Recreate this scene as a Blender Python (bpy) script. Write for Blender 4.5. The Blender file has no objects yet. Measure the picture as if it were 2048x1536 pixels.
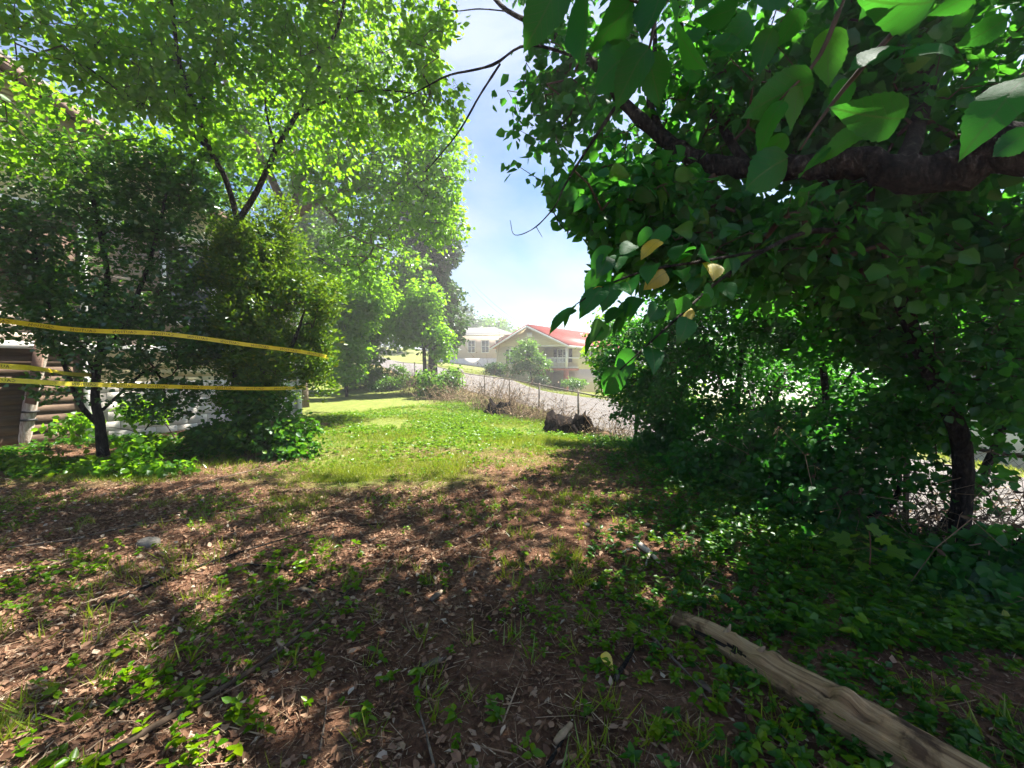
import bpy, math, random
import numpy as np
from mathutils import Vector, Matrix, noise as mnoise
R = math.radians
rng = np.random.default_rng(7)
random.seed(7)
sc = bpy.context.scene
col = sc.collection

# ------------------------------------------------------------------ camera, world, sun, exposure
FPX, HX, HY, HOR, EYE = 859.0, 1024.0, 768.0, 735.0, 1.5
PITCH = math.atan((HY - HOR) / FPX)
cam_d = bpy.data.cameras.new('camera'); cam = bpy.data.objects.new('camera', cam_d); col.objects.link(cam)
cam_d.sensor_width = 36; cam_d.lens = FPX / 2048 * 36; cam_d.clip_start = .02; cam_d.clip_end = 2000
cam.location = (0, 0, EYE); cam.rotation_euler = (R(90) - PITCH, 0, 0)
sc.camera = cam
SUN_AZ, SUN_EL = R(52), R(60)          # azimuth from +Y towards +X
world = bpy.data.worlds.new('World'); sc.world = world; world.use_nodes = True
def build_world():
    nt = world.node_tree; N = nt.nodes; L = nt.links
    N.clear()
    out = N.new('ShaderNodeOutputWorld'); bg = N.new('ShaderNodeBackground')
    sky = N.new('ShaderNodeTexSky'); sky.sky_type = 'NISHITA'; sky.sun_disc = False
    sky.sun_elevation = SUN_EL; sky.sun_rotation = SUN_AZ
    sky.air_density = 1.0; sky.dust_density = .3; sky.ozone_density = 2.0
    tc = N.new('ShaderNodeTexCoord'); mp = N.new('ShaderNodeMapping')
    mp.inputs['Scale'].default_value = (1.1, 1.3, 2.6); mp.inputs['Rotation'].default_value = (0, R(35), R(20))
    mp.inputs['Location'].default_value = (.42, .1, .3)
    n1 = N.new('ShaderNodeTexNoise'); n1.inputs['Scale'].default_value = 1.7; n1.inputs['Detail'].default_value = 7
    n1.inputs['Roughness'].default_value = .5; n1.inputs['Distortion'].default_value = .5
    rp = N.new('ShaderNodeMapRange'); rp.inputs['From Min'].default_value = .40; rp.inputs['From Max'].default_value = .66
    hs = N.new('ShaderNodeHueSaturation'); hs.inputs['Saturation'].default_value = 1.3; hs.inputs['Value'].default_value = .55; L.new(sky.outputs[0], hs.inputs['Color'])
    mx = N.new('ShaderNodeMix'); mx.data_type = 'RGBA'
    mx.inputs['B'].default_value = (2.0, 2.4, 3.5, 1)
    L.new(tc.outputs['Generated'], mp.inputs['Vector']); L.new(mp.outputs[0], n1.inputs['Vector'])
    L.new(n1.outputs['Fac'], rp.inputs['Value']); L.new(rp.outputs[0], mx.inputs['Factor'])
    L.new(hs.outputs[0], mx.inputs['A']); L.new(mx.outputs['Result'], bg.inputs['Color'])
    bg.inputs['Strength'].default_value = .056
    L.new(bg.outputs[0], out.inputs[0])
build_world()
sun_d = bpy.data.lights.new('sun', 'SUN'); sun = bpy.data.objects.new('sun', sun_d); col.objects.link(sun)
sun_d.energy = 4.6; sun_d.angle = R(.55); sun_d.color = (1, .93, .82)
sdir = Vector((math.sin(SUN_AZ) * math.cos(SUN_EL), math.cos(SUN_AZ) * math.cos(SUN_EL), math.sin(SUN_EL)))
sun.rotation_euler = sdir.to_track_quat('Z', 'Y').to_euler(); sun.location = sdir * 60
sc.view_settings.view_transform = 'Standard'; sc.view_settings.look = 'None'
sc.view_settings.gamma = 1; sc.view_settings.exposure = 2.6
try: sc.view_settings.use_curve_mapping = False
except Exception: pass
sc.cycles.max_bounces = 8; sc.cycles.diffuse_bounces = 4; sc.cycles.transmission_bounces = 6
sc.cycles.use_denoising = True

# ------------------------------------------------------------------ helpers
CP, SP = math.cos(PITCH), math.sin(PITCH)
def at(px, py, d):
    """place in the yard that shows at photo pixel (px, py), d metres ahead of the camera"""
    x = (px - HX) / FPX; y = (HY - py) / FPX
    f = CP + y * SP; u = -SP + y * CP
    return np.array([x * d / f, d, EYE + u * d / f])
def proj(P):
    P = np.asarray(P, float); v = P - np.array([0, 0, EYE])
    dep = v[..., 1] * CP - v[..., 2] * SP
    up = v[..., 1] * SP + v[..., 2] * CP
    dd = np.where(dep > .05, dep, 1e9)
    return HX + FPX * v[..., 0] / dd, HY - FPX * up / dd, dep
def tag(o, label=None, cat=None, group=None, kind=None):
    if label: o['label'] = label
    if cat: o['category'] = cat
    if group: o['group'] = group
    if kind: o['kind'] = kind
    return o
def empty(name, loc=(0, 0, 0), rz=0, **k):
    o = bpy.data.objects.new(name, None); col.objects.link(o); o.location = loc; o.rotation_euler = (0, 0, rz)
    o.empty_display_size = .2
    tag(o, **k); return o
def mk(name, V, loops, totals, mat=None, parent=None, rnd=None, smooth=False, uv=None, attr=None):
    me = bpy.data.meshes.new(name)
    V = np.asarray(V, np.float32).reshape(-1, 3); loops = np.asarray(loops, np.int32).ravel(); totals = np.asarray(totals, np.int32).ravel()
    me.vertices.add(len(V)); me.vertices.foreach_set('co', V.ravel())
    me.loops.add(len(loops)); me.loops.foreach_set('vertex_index', loops)
    st = np.concatenate([[0], np.cumsum(totals)[:-1]]).astype(np.int32)
    me.polygons.add(len(totals)); me.polygons.foreach_set('loop_start', st); me.polygons.foreach_set('loop_total', totals)
    if smooth: me.polygons.foreach_set('use_smooth', np.ones(len(totals), bool))
    if uv is not None:
        l = me.uv_layers.new(name='UVMap'); l.data.foreach_set('uv', np.asarray(uv, np.float32)[loops].ravel())
    if rnd is not None:
        a = me.attributes.new('rnd', 'FLOAT', 'POINT'); a.data.foreach_set('value', np.asarray(rnd, np.float32))
    if attr:
        for k, v in attr.items():
            a = me.attributes.new(k, 'FLOAT', 'POINT'); a.data.foreach_set('value', np.asarray(v, np.float32))
    me.update(calc_edges=True)
    if mat: me.materials.append(mat)
    o = bpy.data.objects.new(name, me); col.objects.link(o)
    if parent: o.parent = parent
    return o
def norm(a): return a / np.maximum(np.linalg.norm(a, axis=-1, keepdims=True), 1e-9)
def wob(P, s=1.0, seed=0):
    """cheap smooth 3d noise in about -1..1"""
    P = np.asarray(P, float) * s + seed * 7.31
    x, y, z = P[..., 0], P[..., 1], P[..., 2]
    return (np.sin(x * 1.7 + np.sin(y * 1.3 + 1.1) * 1.4) + np.sin(y * 1.9 + np.sin(z * 1.6 + 2.7) * 1.3) + np.sin(z * 2.1 + np.sin(x * 1.1 + .4) * 1.5)) / 3
class MB:
    """collects boxes, prisms and tubes; build() links them as ONE mesh"""
    def __init__(s): s.V = []; s.L = []; s.T = []; s.n = 0
    def add(s, V, F):
        V = np.asarray(V, float); s.V.append(V)
        for f in F: s.L.extend([i + s.n for i in f]); s.T.append(len(f))
        s.n += len(V)
    def box(s, a, b):
        x0, y0, z0 = a; x1, y1, z1 = b
        s.add([(x0, y0, z0), (x1, y0, z0), (x1, y1, z0), (x0, y1, z0), (x0, y0, z1), (x1, y0, z1), (x1, y1, z1), (x0, y1, z1)],
              [(0, 3, 2, 1), (4, 5, 6, 7), (0, 1, 5, 4), (1, 2, 6, 5), (2, 3, 7, 6), (3, 0, 4, 7)])
    def prism(s, poly, y0, y1):
        """poly in x-z, extruded along y"""
        n = len(poly)
        V = [(x, y0, z) for x, z in poly] + [(x, y1, z) for x, z in poly]
        F = [tuple(range(n)), tuple(range(2 * n - 1, n - 1, -1))] + [(i, i + n, (i + 1) % n + n, (i + 1) % n) for i in range(n)]
        s.add(V, F)
    def hexa(s, P):
        s.add(P, [(0, 3, 2, 1), (4, 5, 6, 7), (0, 1, 5, 4), (1, 2, 6, 5), (2, 3, 7, 6), (3, 0, 4, 7)])
    def tube(s, pts, rad, n=8, bump=0, cap=True, seed=0, res=0):
        V, F = tube_geo(pts, rad, n, bump, cap, seed, res); s.add(V, F)
    def build(s, name, mat, parent=None, smooth=False, bevel=0):
        o = mk(name, np.concatenate(s.V), s.L, s.T, mat, parent, smooth=smooth)
        if bevel:
            m = o.modifiers.new('bevel', 'BEVEL'); m.width = bevel; m.segments = 1; m.limit_method = 'ANGLE'
        return o
def spline(pts, rad, res):
    pts = np.asarray(pts, float); rad = np.asarray(rad, float)
    P = np.vstack([2 * pts[0] - pts[1], pts, 2 * pts[-1] - pts[-2]]); out = []; ro = []
    for i in range(1, len(P) - 2):
        for k in range(res):
            t = k / res
            out.append(.5 * ((2 * P[i]) + (P[i + 1] - P[i - 1]) * t + (2 * P[i - 1] - 5 * P[i] + 4 * P[i + 1] - P[i + 2]) * t * t + (3 * P[i] - P[i - 1] - 3 * P[i + 1] + P[i + 2]) * t ** 3))
            ro.append(rad[i - 1] * (1 - t) + rad[i] * t)
    out.append(pts[-1]); ro.append(rad[-1])
    return np.array(out), np.array(ro)
def tube_geo(pts, rad, n=8, bump=0, cap=True, seed=0, res=0):
    pts = np.asarray(pts, float); rad = np.broadcast_to(np.asarray(rad, float), (len(pts),)).copy()
    if res: pts, rad = spline(pts, rad, res)
    m = len(pts); T = norm(np.gradient(pts, axis=0))
    ref = np.array([0, 0, 1.]) if abs(T[0][2]) < .8 else np.array([1., 0, 0])
    V = []; a = norm(np.cross(T[0], ref))
    for i in range(m):
        a = norm(a - T[i] * np.dot(a, T[i])); b = np.cross(T[i], a)
        th = np.arange(n) / n * 2 * np.pi
        dirs = np.cos(th)[:, None] * a + np.sin(th)[:, None] * b
        rr = rad[i]
        if bump:
            q = pts[i] + dirs * rad[i]
            rr = rad[i] * (1 + bump * wob(q, 1.1 / max(rad[i], .02), seed) + bump * .6 * wob(q, 2.7 / max(rad[i], .02), seed + 1))[:, None]
        V.append(pts[i] + dirs * rr)
    V = np.concatenate(V); F = []
    for i in range(m - 1):
        for j in range(n):
            k = (j + 1) % n; F.append((i * n + j, i * n + k, (i + 1) * n + k, (i + 1) * n + j))
    if cap: F.append(tuple(range(n - 1, -1, -1))); F.append(tuple(range((m - 1) * n, m * n)))
    return V, F
def seg_geo(A, B, ra, rb, n=4):
    A = np.asarray(A, float); B = np.asarray(B, float); K = len(A)
    d = norm(B - A); ref = np.where(np.abs(d[:, 2:3]) < .8, np.array([[0, 0, 1.]]), np.array([[1., 0, 0]]))
    a = norm(np.cross(d, ref)); b = np.cross(d, a)
    th = np.arange(n) / n * 2 * np.pi
    ring = np.cos(th)[None, :, None] * a[:, None] + np.sin(th)[None, :, None] * b[:, None]
    V = np.concatenate([A[:, None] + ring * np.asarray(ra)[:, None, None], B[:, None] + ring * np.asarray(rb)[:, None, None]], 1)
    f = np.array([[j, (j + 1) % n, (j + 1) % n + n, j + n] for j in range(n)])
    L = (f[None] + (np.arange(K) * 2 * n)[:, None, None]).ravel()
    return V.reshape(-1, 3), L, np.full(K * n, 4)

# ------------------------------------------------------------------ materials
def newmat(name):
    m = bpy.data.materials.new(name); m.use_nodes = True
    nt = m.node_tree; nt.nodes.clear(); return m, nt, nt.nodes, nt.links
def nz(N, L, scale, detail=4, rough=.55, vec=None, dist=0):
    n = N.new('ShaderNodeTexNoise'); n.inputs['Scale'].default_value = scale; n.inputs['Detail'].default_value = detail
    n.inputs['Roughness'].default_value = rough; n.inputs['Distortion'].default_value = dist
    if vec: L.new(vec, n.inputs['Vector'])
    return n
def ramp(N, L, src, stops):
    r = N.new('ShaderNodeValToRGB'); e = r.color_ramp.elements
    while len(e) < len(stops): e.new(.5)
    for k, (p, c) in enumerate(stops): e[k].position = p; e[k].color = (*c, 1)
    L.new(src, r.inputs[0]); return r
def simple(name, stops, scale=6, rough=.7, bump=.2, bscale=30, stretch=(1, 1, 1), spec=.3, dist=0, metal=0, bdist=.02):
    m, nt, N, L = newmat(name)
    out = N.new('ShaderNodeOutputMaterial'); b = N.new('ShaderNodeBsdfPrincipled')
    tc = N.new('ShaderNodeTexCoord'); mp = N.new('ShaderNodeMapping'); mp.inputs['Scale'].default_value = stretch
    L.new(tc.outputs['Object'], mp.inputs[0])
    n = nz(N, L, scale, 6, .6, mp.outputs[0], dist); r = ramp(N, L, n.outputs['Fac'], stops)
    L.new(r.outputs[0], b.inputs['Base Color']); b.inputs['Roughness'].default_value = rough
    b.inputs['Specular IOR Level'].default_value = spec; b.inputs['Metallic'].default_value = metal
    if bump:
        n2 = nz(N, L, bscale, 5, .65, mp.outputs[0]); bp = N.new('ShaderNodeBump'); bp.inputs['Strength'].default_value = bump
        bp.inputs['Distance'].default_value = bdist
        L.new(n2.outputs['Fac'], bp.inputs['Height']); L.new(bp.outputs[0], b.inputs['Normal'])
    L.new(b.outputs[0], out.inputs[0]); return m
def leafmat(name, stops, trans=(.10, .26, .015), tfac=.42, gloss=.08, rough=.35, veins=False):
    m, nt, N, L = newmat(name)
    out = N.new('ShaderNodeOutputMaterial')
    at_ = N.new('ShaderNodeAttribute'); at_.attribute_name = 'rnd'
    oi = N.new('ShaderNodeObjectInfo')
    ad = N.new('ShaderNodeMath'); ad.operation = 'ADD'; L.new(at_.outputs['Fac'], ad.inputs[0]); L.new(oi.outputs['Random'], ad.inputs[1])
    fr = N.new('ShaderNodeMath'); fr.operation = 'FRACT'; L.new(ad.outputs[0], fr.inputs[0])
    src = fr.outputs[0] if veins else at_.outputs['Fac']
    r = ramp(N, L, src, stops); colr = r.outputs[0]
    hv = N.new('ShaderNodeHueSaturation'); hv.inputs['Saturation'].default_value = 1.2
    L.new(r.outputs[0], hv.inputs['Color']); colr = hv.outputs[0]
    # translucent colour follows the leaf's own colour
    mt = N.new('ShaderNodeMix'); mt.data_type = 'RGBA'; mt.inputs['Factor'].default_value = .72
    L.new(colr, mt.inputs['A']); mt.inputs['B'].default_value = (*trans, 1); tcol = mt.outputs['Result']
    bumpn = None
    if veins:
        tc = N.new('ShaderNodeTexCoord'); sp = N.new('ShaderNodeSeparateXYZ'); L.new(tc.outputs['UV'], sp.inputs[0])
        def M(op, a, b=None, c=None):
            k = N.new('ShaderNodeMath'); k.operation = op
            for q, v in enumerate((a, b, c)):
                if v is None: continue
                if isinstance(v, (int, float)): k.inputs[q].default_value = v
                else: L.new(v, k.inputs[q])
            return k.outputs[0]
        du = M('ABSOLUTE', M('SUBTRACT', sp.outputs['X'], .5))
        mid = M('LESS_THAN', du, .016)
        f = M('FRACT', M('MULTIPLY', M('SUBTRACT', sp.outputs['Y'], M('MULTIPLY', du, .95)), 7.0))
        side = M('LESS_THAN', M('ABSOLUTE', M('SUBTRACT', f, .5)), .06)
        v = M('MAXIMUM', mid, M('MULTIPLY', side, .6))
        mv = N.new('ShaderNodeMix'); mv.data_type = 'RGBA'; L.new(M('MULTIPLY', v, .28), mv.inputs['Factor'])
        L.new(colr, mv.inputs['A']); mv.inputs['B'].default_value = (.16, .24, .07, 1)
        mv2 = N.new('ShaderNodeMix'); mv2.data_type = 'RGBA'; L.new(M('MULTIPLY', v, .55), mv2.inputs['Factor'])
        L.new(tcol, mv2.inputs['A']); mv2.inputs['B'].default_value = (.03, .09, .008, 1)
        colr = mv.outputs['Result']; tcol = mv2.outputs['Result']
        bp = N.new('ShaderNodeBump'); bp.inputs['Strength'].default_value = .35; bp.inputs['Distance'].default_value = .004
        n2 = nz(N, L, 60, 3, .6, tc.outputs['UV']); L.new(M('SUBTRACT', M('MULTIPLY', n2.outputs['Fac'], .6), v), bp.inputs['Height']); bumpn = bp.outputs[0]
    d = N.new('ShaderNodeBsdfDiffuse'); t = N.new('ShaderNodeBsdfTranslucent'); g = N.new('ShaderNodeBsdfGlossy')
    g.inputs['Roughness'].default_value = rough; g.inputs['Color'].default_value = (.9, .95, 1, 1)
    L.new(colr, d.inputs['Color']); L.new(tcol, t.inputs['Color'])
    m1 = N.new('ShaderNodeMixShader'); m1.inputs[0].default_value = tfac; L.new(d.outputs[0], m1.inputs[1]); L.new(t.outputs[0], m1.inputs[2])
    m2 = N.new('ShaderNodeMixShader'); m2.inputs[0].default_value = gloss; L.new(m1.outputs[0], m2.inputs[1]); L.new(g.outputs[0], m2.inputs[2])
    if bumpn:
        for s in (d, g): L.new(bumpn, s.inputs['Normal'])
    L.new(m2.outputs[0], out.inputs[0]); return m
def ramped(name, stops, rough=.8, spec=.2, trans=0):
    """colour picked per piece from the rnd attribute"""
    m, nt, N, L = newmat(name); out = N.new('ShaderNodeOutputMaterial'); b = N.new('ShaderNodeBsdfPrincipled')
    a = N.new('ShaderNodeAttribute'); a.attribute_name = 'rnd'; r = ramp(N, L, a.outputs['Fac'], stops)
    L.new(r.outputs[0], b.inputs['Base Color']); b.inputs['Roughness'].default_value = rough; b.inputs['Specular IOR Level'].default_value = spec
    if trans:
        t = N.new('ShaderNodeBsdfTranslucent'); L.new(r.outputs[0], t.inputs[0]); mx = N.new('ShaderNodeMixShader'); mx.inputs[0].default_value = trans
        L.new(b.outputs[0], mx.inputs[1]); L.new(t.outputs[0], mx.inputs[2]); L.new(mx.outputs[0], out.inputs[0])
    else: L.new(b.outputs[0], out.inputs[0])
    return m
M_ = {}
GR = [(0, (.010, .050, .014)), (.45, (.018, .08, .02)), (.8, (.032, .115, .025)), (1, (.07, .16, .03))]
M_['mul_near'] = leafmat('mulberry_leaf_near', GR, (.07, .34, .025), .42, .018, .4, True)
M_['mul_mass'] = leafmat('mulberry_leaf_mass', GR, (.09, .36, .02), .46, .02, .4)
M_['bright'] = leafmat('box_elder_leaf', [(0, (.03, .095, .012)), (.5, (.05, .13, .016)), (.93, (.09, .18, .02)), (1, (.16, .17, .03))], (.30, .60, .02), .55, .02, .4)
M_['bright_near'] = leafmat('box_elder_leaf_near', [(0, (.03, .095, .012)), (.5, (.05, .13, .016)), (1, (.09, .18, .02))], (.30, .60, .02), .55, .02, .4, True)
M_['far'] = leafmat('far_leaf', [(0, (.03, .08, .018)), (.6, (.06, .13, .025)), (1, (.10, .17, .035))], (.20, .40, .03), .45, .02)
M_['fardark'] = leafmat('far_dark_leaf', [(0, (.014, .04, .014)), (.6, (.028, .065, .02)), (1, (.05, .09, .025))], (.08, .17, .02), .35, .02)
M_['holly'] = leafmat('holly_leaf', [(0, (.014, .046, .014)), (.5, (.026, .08, .02)), (.85, (.05, .125, .025)), (1, (.10, .18, .03))], (.12, .30, .015), .36, .05, .3)
M_['yew'] = leafmat('conifer_leaf', [(0, (.02, .06, .014)), (.5, (.045, .11, .018)), (.8, (.09, .15, .02)), (1, (.24, .22, .025))], (.20, .34, .015), .42, .02)
M_['ivy'] = leafmat('ground_creeper_leaf', [(0, (.012, .045, .012)), (.4, (.026, .085, .016)), (.75, (.06, .14, .022)), (.94, (.13, .22, .035)), (1, (.28, .24, .06))], (.12, .34, .015), .4, .02, .4)
M_['weed'] = leafmat('weed_leaf', [(0, (.035, .10, .015)), (.5, (.075, .155, .02)), (1, (.16, .22, .035))], (.24, .42, .025), .42, .015)
M_['grass'] = leafmat('grass_blade', [(0, (.08, .14, .018)), (.5, (.15, .20, .028)), (.85, (.24, .26, .05)), (1, (.36, .30, .14))], (.34, .42, .04), .38, .04)
M_['bark'] = simple('dark_bark', [(.38, (.006, .005, .005)), (.5, (.02, .017, .014)), (.62, (.045, .038, .031)), (.70, (.12, .11, .095))], 16, .92, 1.0, 45, (1, 1, .4), .12, 1.5, 0, .05)
M_['barkl'] = simple('pale_bark', [(.3, (.06, .045, .035)), (.55, (.14, .11, .085)), (.75, (.24, .2, .15))], 14, .9, .6, 40, (1, 1, .4), .15, .4)
M_['twig'] = simple('twig_bark', [(.3, (.03, .021, .015)), (.7, (.09, .065, .045))], 12, .9, 0, spec=.15)
M_['redtwig'] = simple('red_brown_twig', [(.3, (.08, .03, .02)), (.7, (.16, .075, .05))], 12, .8, 0)
M_['driftwood'] = simple('bare_log_wood', [(.25, (.07, .045, .028)), (.45, (.22, .155, .095)), (.62, (.36, .27, .175)), (.8, (.46, .37, .26))], 5, .75, .55, 26, (1, 1, 1), .25, 1.2, 0, .012)
def logmat():
    m, nt, N, L = newmat('bare_log_wood'); out = N.new('ShaderNodeOutputMaterial'); b = N.new('ShaderNodeBsdfPrincipled')
    tc = N.new('ShaderNodeTexCoord'); mp = N.new('ShaderNodeMapping'); mp.inputs['Scale'].default_value = (9, 1.1, 1); L.new(tc.outputs['UV'], mp.inputs[0])
    n1 = nz(N, L, 2.2, 8, .65, mp.outputs[0], .8); n2 = nz(N, L, 5, 5, .6, tc.outputs['Object'], .5); n3 = nz(N, L, 9, 8, .7, mp.outputs[0], .3)
    r1 = ramp(N, L, n1.outputs['Fac'], [(.28, (.06, .035, .02)), (.42, (.26, .17, .09)), (.56, (.44, .31, .17)), (.75, (.58, .46, .30))])
    r2 = ramp(N, L, n2.outputs['Fac'], [(.40, (.22, .18, .15)), (.5, (.9, .86, .8)), (.7, (1.1, 1.1, 1.08))])
    r3 = ramp(N, L, n3.outputs['Fac'], [(.3, (.35, .3, .27)), (.42, (1, 1, 1)), (.8, (1.1, 1.1, 1.1))])
    a = N.new('ShaderNodeMix'); a.data_type = 'RGBA'; a.blend_type = 'MULTIPLY'; a.inputs['Factor'].default_value = 1; L.new(r1.outputs[0], a.inputs['A']); L.new(r2.outputs[0], a.inputs['B'])
    c = N.new('ShaderNodeMix'); c.data_type = 'RGBA'; c.blend_type = 'MULTIPLY'; c.inputs['Factor'].default_value = .8; L.new(a.outputs['Result'], c.inputs['A']); L.new(r3.outputs[0], c.inputs['B'])
    L.new(c.outputs['Result'], b.inputs['Base Color']); b.inputs['Roughness'].default_value = .7; b.inputs['Specular IOR Level'].default_value = .25
    bp = N.new('ShaderNodeBump'); bp.inputs['Strength'].default_value = 1; bp.inputs['Distance'].default_value = .02; L.new(n3.outputs['Fac'], bp.inputs['Height']); L.new(bp.outputs[0], b.inputs['Normal'])
    L.new(b.outputs[0], out.inputs[0]); return m
M_['logwood'] = logmat()
M_['hollow_dark'] = simple('dark_hollow', [(.3, (.006, .005, .004)), (.7, (.02, .014, .01))], 12, .95, .6, 30)  # near-black wood colour for the log's hollow and crack
M_['char'] = simple('charred_wood', [(.3, (.003, .002, .002)), (.55, (.009, .007, .006)), (.75, (.03, .02, .015))], 8, .95, 1, 24, (1, 1, .5), .05, 0, 0, .03)
M_['litter'] = ramped('dead_leaf_litter', [(0, (.07, .034, .02)), (.35, (.17, .09, .05)), (.65, (.23, .13, .078)), (.9, (.29, .20, .13)), (1, (.38, .32, .25))], .7, .25, .15)
M_['needle'] = ramped('dead_stem_litter', [(0, (.06, .032, .02)), (.4, (.16, .10, .06)), (.75, (.28, .19, .12)), (1, (.42, .33, .23))], .85)
M_['deadbrush'] = ramped('dead_brush_stems', [(0, (.04, .026, .018)), (.35, (.12, .08, .05)), (.7, (.26, .18, .11)), (1, (.42, .33, .22))], .9)
M_['yleaf'] = leafmat('yellow_fallen_leaf', [(0, (.55, .42, .04)), (1, (.6, .5, .08))], (.6, .5, .05), .25, .08, .4, True)
M_['yleaf_hang'] = leafmat('yellowing_leaf', [(0, (.34, .26, .04)), (1, (.42, .36, .08))], (.5, .42, .06), .4, .05, .4, True)
M_['stone'] = simple('stone', [(.3, (.07, .065, .06)), (.7, (.17, .16, .14))], 8, .85, .5, 30)
M_['cream'] = simple('cream_lap_siding', [(.3, (.50, .44, .25)), (.7, (.64, .57, .35))], 1.5, .6, .05, 8, (1, 4, 4))
M_['tan'] = simple('tan_lap_siding', [(.3, (.30, .24, .20)), (.7, (.42, .35, .29))], 1.5, .65, .05, 8, (1, 4, 4))
M_['brownboard'] = simple('brown_skirt_board', [(.3, (.07, .045, .03)), (.7, (.16, .11, .075))], 3, .8, .3, 20, (1, 6, 6))
M_['ply'] = simple('brown_plywood', [(.3, (.13, .08, .06)), (.7, (.20, .135, .10))], 3, .8, .2, 20, (1, 1, 5))
M_['white'] = simple('white_trim_paint', [(.3, (.66, .65, .62)), (.7, (.80, .79, .76))], 5, .5, .05, 20)
M_['block'] = simple('painted_block', [(.3, (.52, .48, .43)), (.6, (.68, .65, .6)), (.8, (.72, .7, .66))], 7, .85, .35, 50)
M_['mortar'] = simple('mortar', [(.3, (.3, .28, .25)), (.7, (.4, .38, .34))], 20, .95, .2, 60)
M_['shingle'] = simple('grey_shingle', [(.3, (.10, .10, .10)), (.7, (.2, .2, .195))], 10, .9, .4, 40)
M_['red'] = simple('red_metal_roof', [(.3, (.34, .06, .045)), (.7, (.44, .10, .075))], 3, .45, .05, 20)
M_['dark'] = simple('dark_opening', [(.3, (.02, .018, .016)), (.7, (.04, .036, .03))], 5, .8, .1)
M_['oldwood'] = simple('weathered_post_wood', [(.25, (.16, .11, .075)), (.5, (.38, .33, .27)), (.75, (.62, .59, .54))], 7, .8, .5, 26, (4, 4, 1))
M_['black'] = simple('black_strap', [(.3, (.012, .012, .012)), (.7, (.03, .03, .03))], 8, .6, .05)
M_['yellow'] = simple('yellow_tape', [(.3, (.58, .44, .012)), (.7, (.72, .58, .02))], 9, .35, .5, 25, spec=.5)
M_['rust'] = simple('rust_brick_paint', [(.3, (.32, .09, .05)), (.7, (.42, .14, .08))], 6, .8, .1)
M_['brickt'] = simple('pale_brick', [(.3, (.42, .33, .27)), (.7, (.58, .48, .40))], 14, .85, .2, 40, (1, 1, 3))
M_['asphalt'] = simple('worn_road', [(.3, (.085, .08, .078)), (.55, (.12, .112, .108)), (.75, (.155, .145, .14))], 3, .95, .4, 120, spec=.15)
M_['concrete'] = simple('concrete', [(.3, (.36, .34, .31)), (.7, (.48, .46, .42))], 3, .9, .2, 60)
M_['galv'] = simple('rusting_galvanized_steel', [(.3, (.10, .07, .05)), (.5, (.16, .14, .12)), (.7, (.24, .235, .23))], 9, .7, .1, 30, metal=.3)
M_['cable'] = simple('black_cable', [(.3, (.02, .02, .02)), (.7, (.04, .04, .04))], 5, .6, 0)
def glassmat():
    m, nt, N, L = newmat('window_glass'); o = N.new('ShaderNodeOutputMaterial'); b = N.new('ShaderNodeBsdfPrincipled')
    tc = N.new('ShaderNodeTexCoord'); n = nz(N, L, 1.2, 3, .5, tc.outputs['Object']); r = ramp(N, L, n.outputs['Fac'], [(.4, (.03, .035, .04)), (.6, (.10, .11, .12))])
    L.new(r.outputs[0], b.inputs['Base Color']); b.inputs['Roughness'].default_value = .08; b.inputs['Specular IOR Level'].default_value = .8
    L.new(b.outputs[0], o.inputs[0]); return m
M_['glass'] = glassmat()

# ------------------------------------------------------------------ terrain
CT = np.array([(0,0,0),(-3,0,0),(3,0,-.02),(0,3,0),(-4,4,0),(3,4,-.05),(-8,8,.05),(0,8,-.02),(3.1,7,-.12),(4.9,4.9,-.36),(5.5,2,-.4),(6.3,-3,-.45),
 (9,3,-.5),(11,5,-.62),(3.1,10.4,-.3),(8.5,13,-.48),(0,18,.06),(5.4,20.4,-.15),(-5,27,.8),(.5,30,.5),(-12.3,40,1.65),(-7,43,1.55),(-20,52,2.4),(-3,14,.05),
 (-5,20,.10),(-10,26,.2),(-14,30,.5),(-8,14,.08),(-14,14,.3),(-20,25,1.),(-2.6,35,.9),(2.5,30,-.3),(3.5,38,-.35),(8,38,-.9),(12,25,-.85),(-3.5,55,1.5),
 (15,12,-1.6),(20,40,-3.2),(20,5,-2.4),(-15,70,4),(0,75,2.6),(30,80,-5),(-40,60,5),(-40,0,1),(0,-20,.2),(30,-20,-3),(-30,-20,.5),(60,60,-9),(60,0,-8)], float)
def _tps():
    X = CT[:, :2]; n = len(X); r = np.linalg.norm(X[:, None] - X[None], axis=2); K = np.where(r > 0, r * r * np.log(r + 1e-9), 0) + np.eye(n) * .05
    A = np.zeros((n + 3, n + 3)); A[:n, :n] = K; A[:n, n] = 1; A[:n, n + 1:] = X; A[n, :n] = 1; A[n + 1:, :n] = X.T
    return np.linalg.solve(A, np.concatenate([CT[:, 2], [0, 0, 0]]))
_W = _tps()
def H(x, y):
    x = np.asarray(x, float); y = np.asarray(y, float); s = x.shape; x = x.ravel(); y = y.ravel(); n = len(CT)
    r2 = (x[:, None] - CT[None, :, 0]) ** 2 + (y[:, None] - CT[None, :, 1]) ** 2
    K = .5 * r2 * np.log(r2 + 1e-12)
    z = K @ _W[:n] + _W[n] + _W[n + 1] * x + _W[n + 2] * y
    d = np.hypot(x, y - 20); t = np.clip((d - 60) / 60, 0, 1); t = t * t * (3 - 2 * t)
    far = np.where(x < 0, np.clip(-x * .04, 0, 5), np.clip(-x * .12, -12, 0))
    z = np.clip(z, -12, 7) * (1 - t) + far * t
    return z.reshape(s)
NEAR = np.array([(7.2,-9),(6.3,-3),(5.5,2),(4.9,4.9),(4.0,7.8),(3.1,10.4),(1.8,13.8),(0,18),(-2.4,22.5),(-5,27),(-8.5,33),(-12.3,40),(-20,52),(-32,68)], float)
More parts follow.
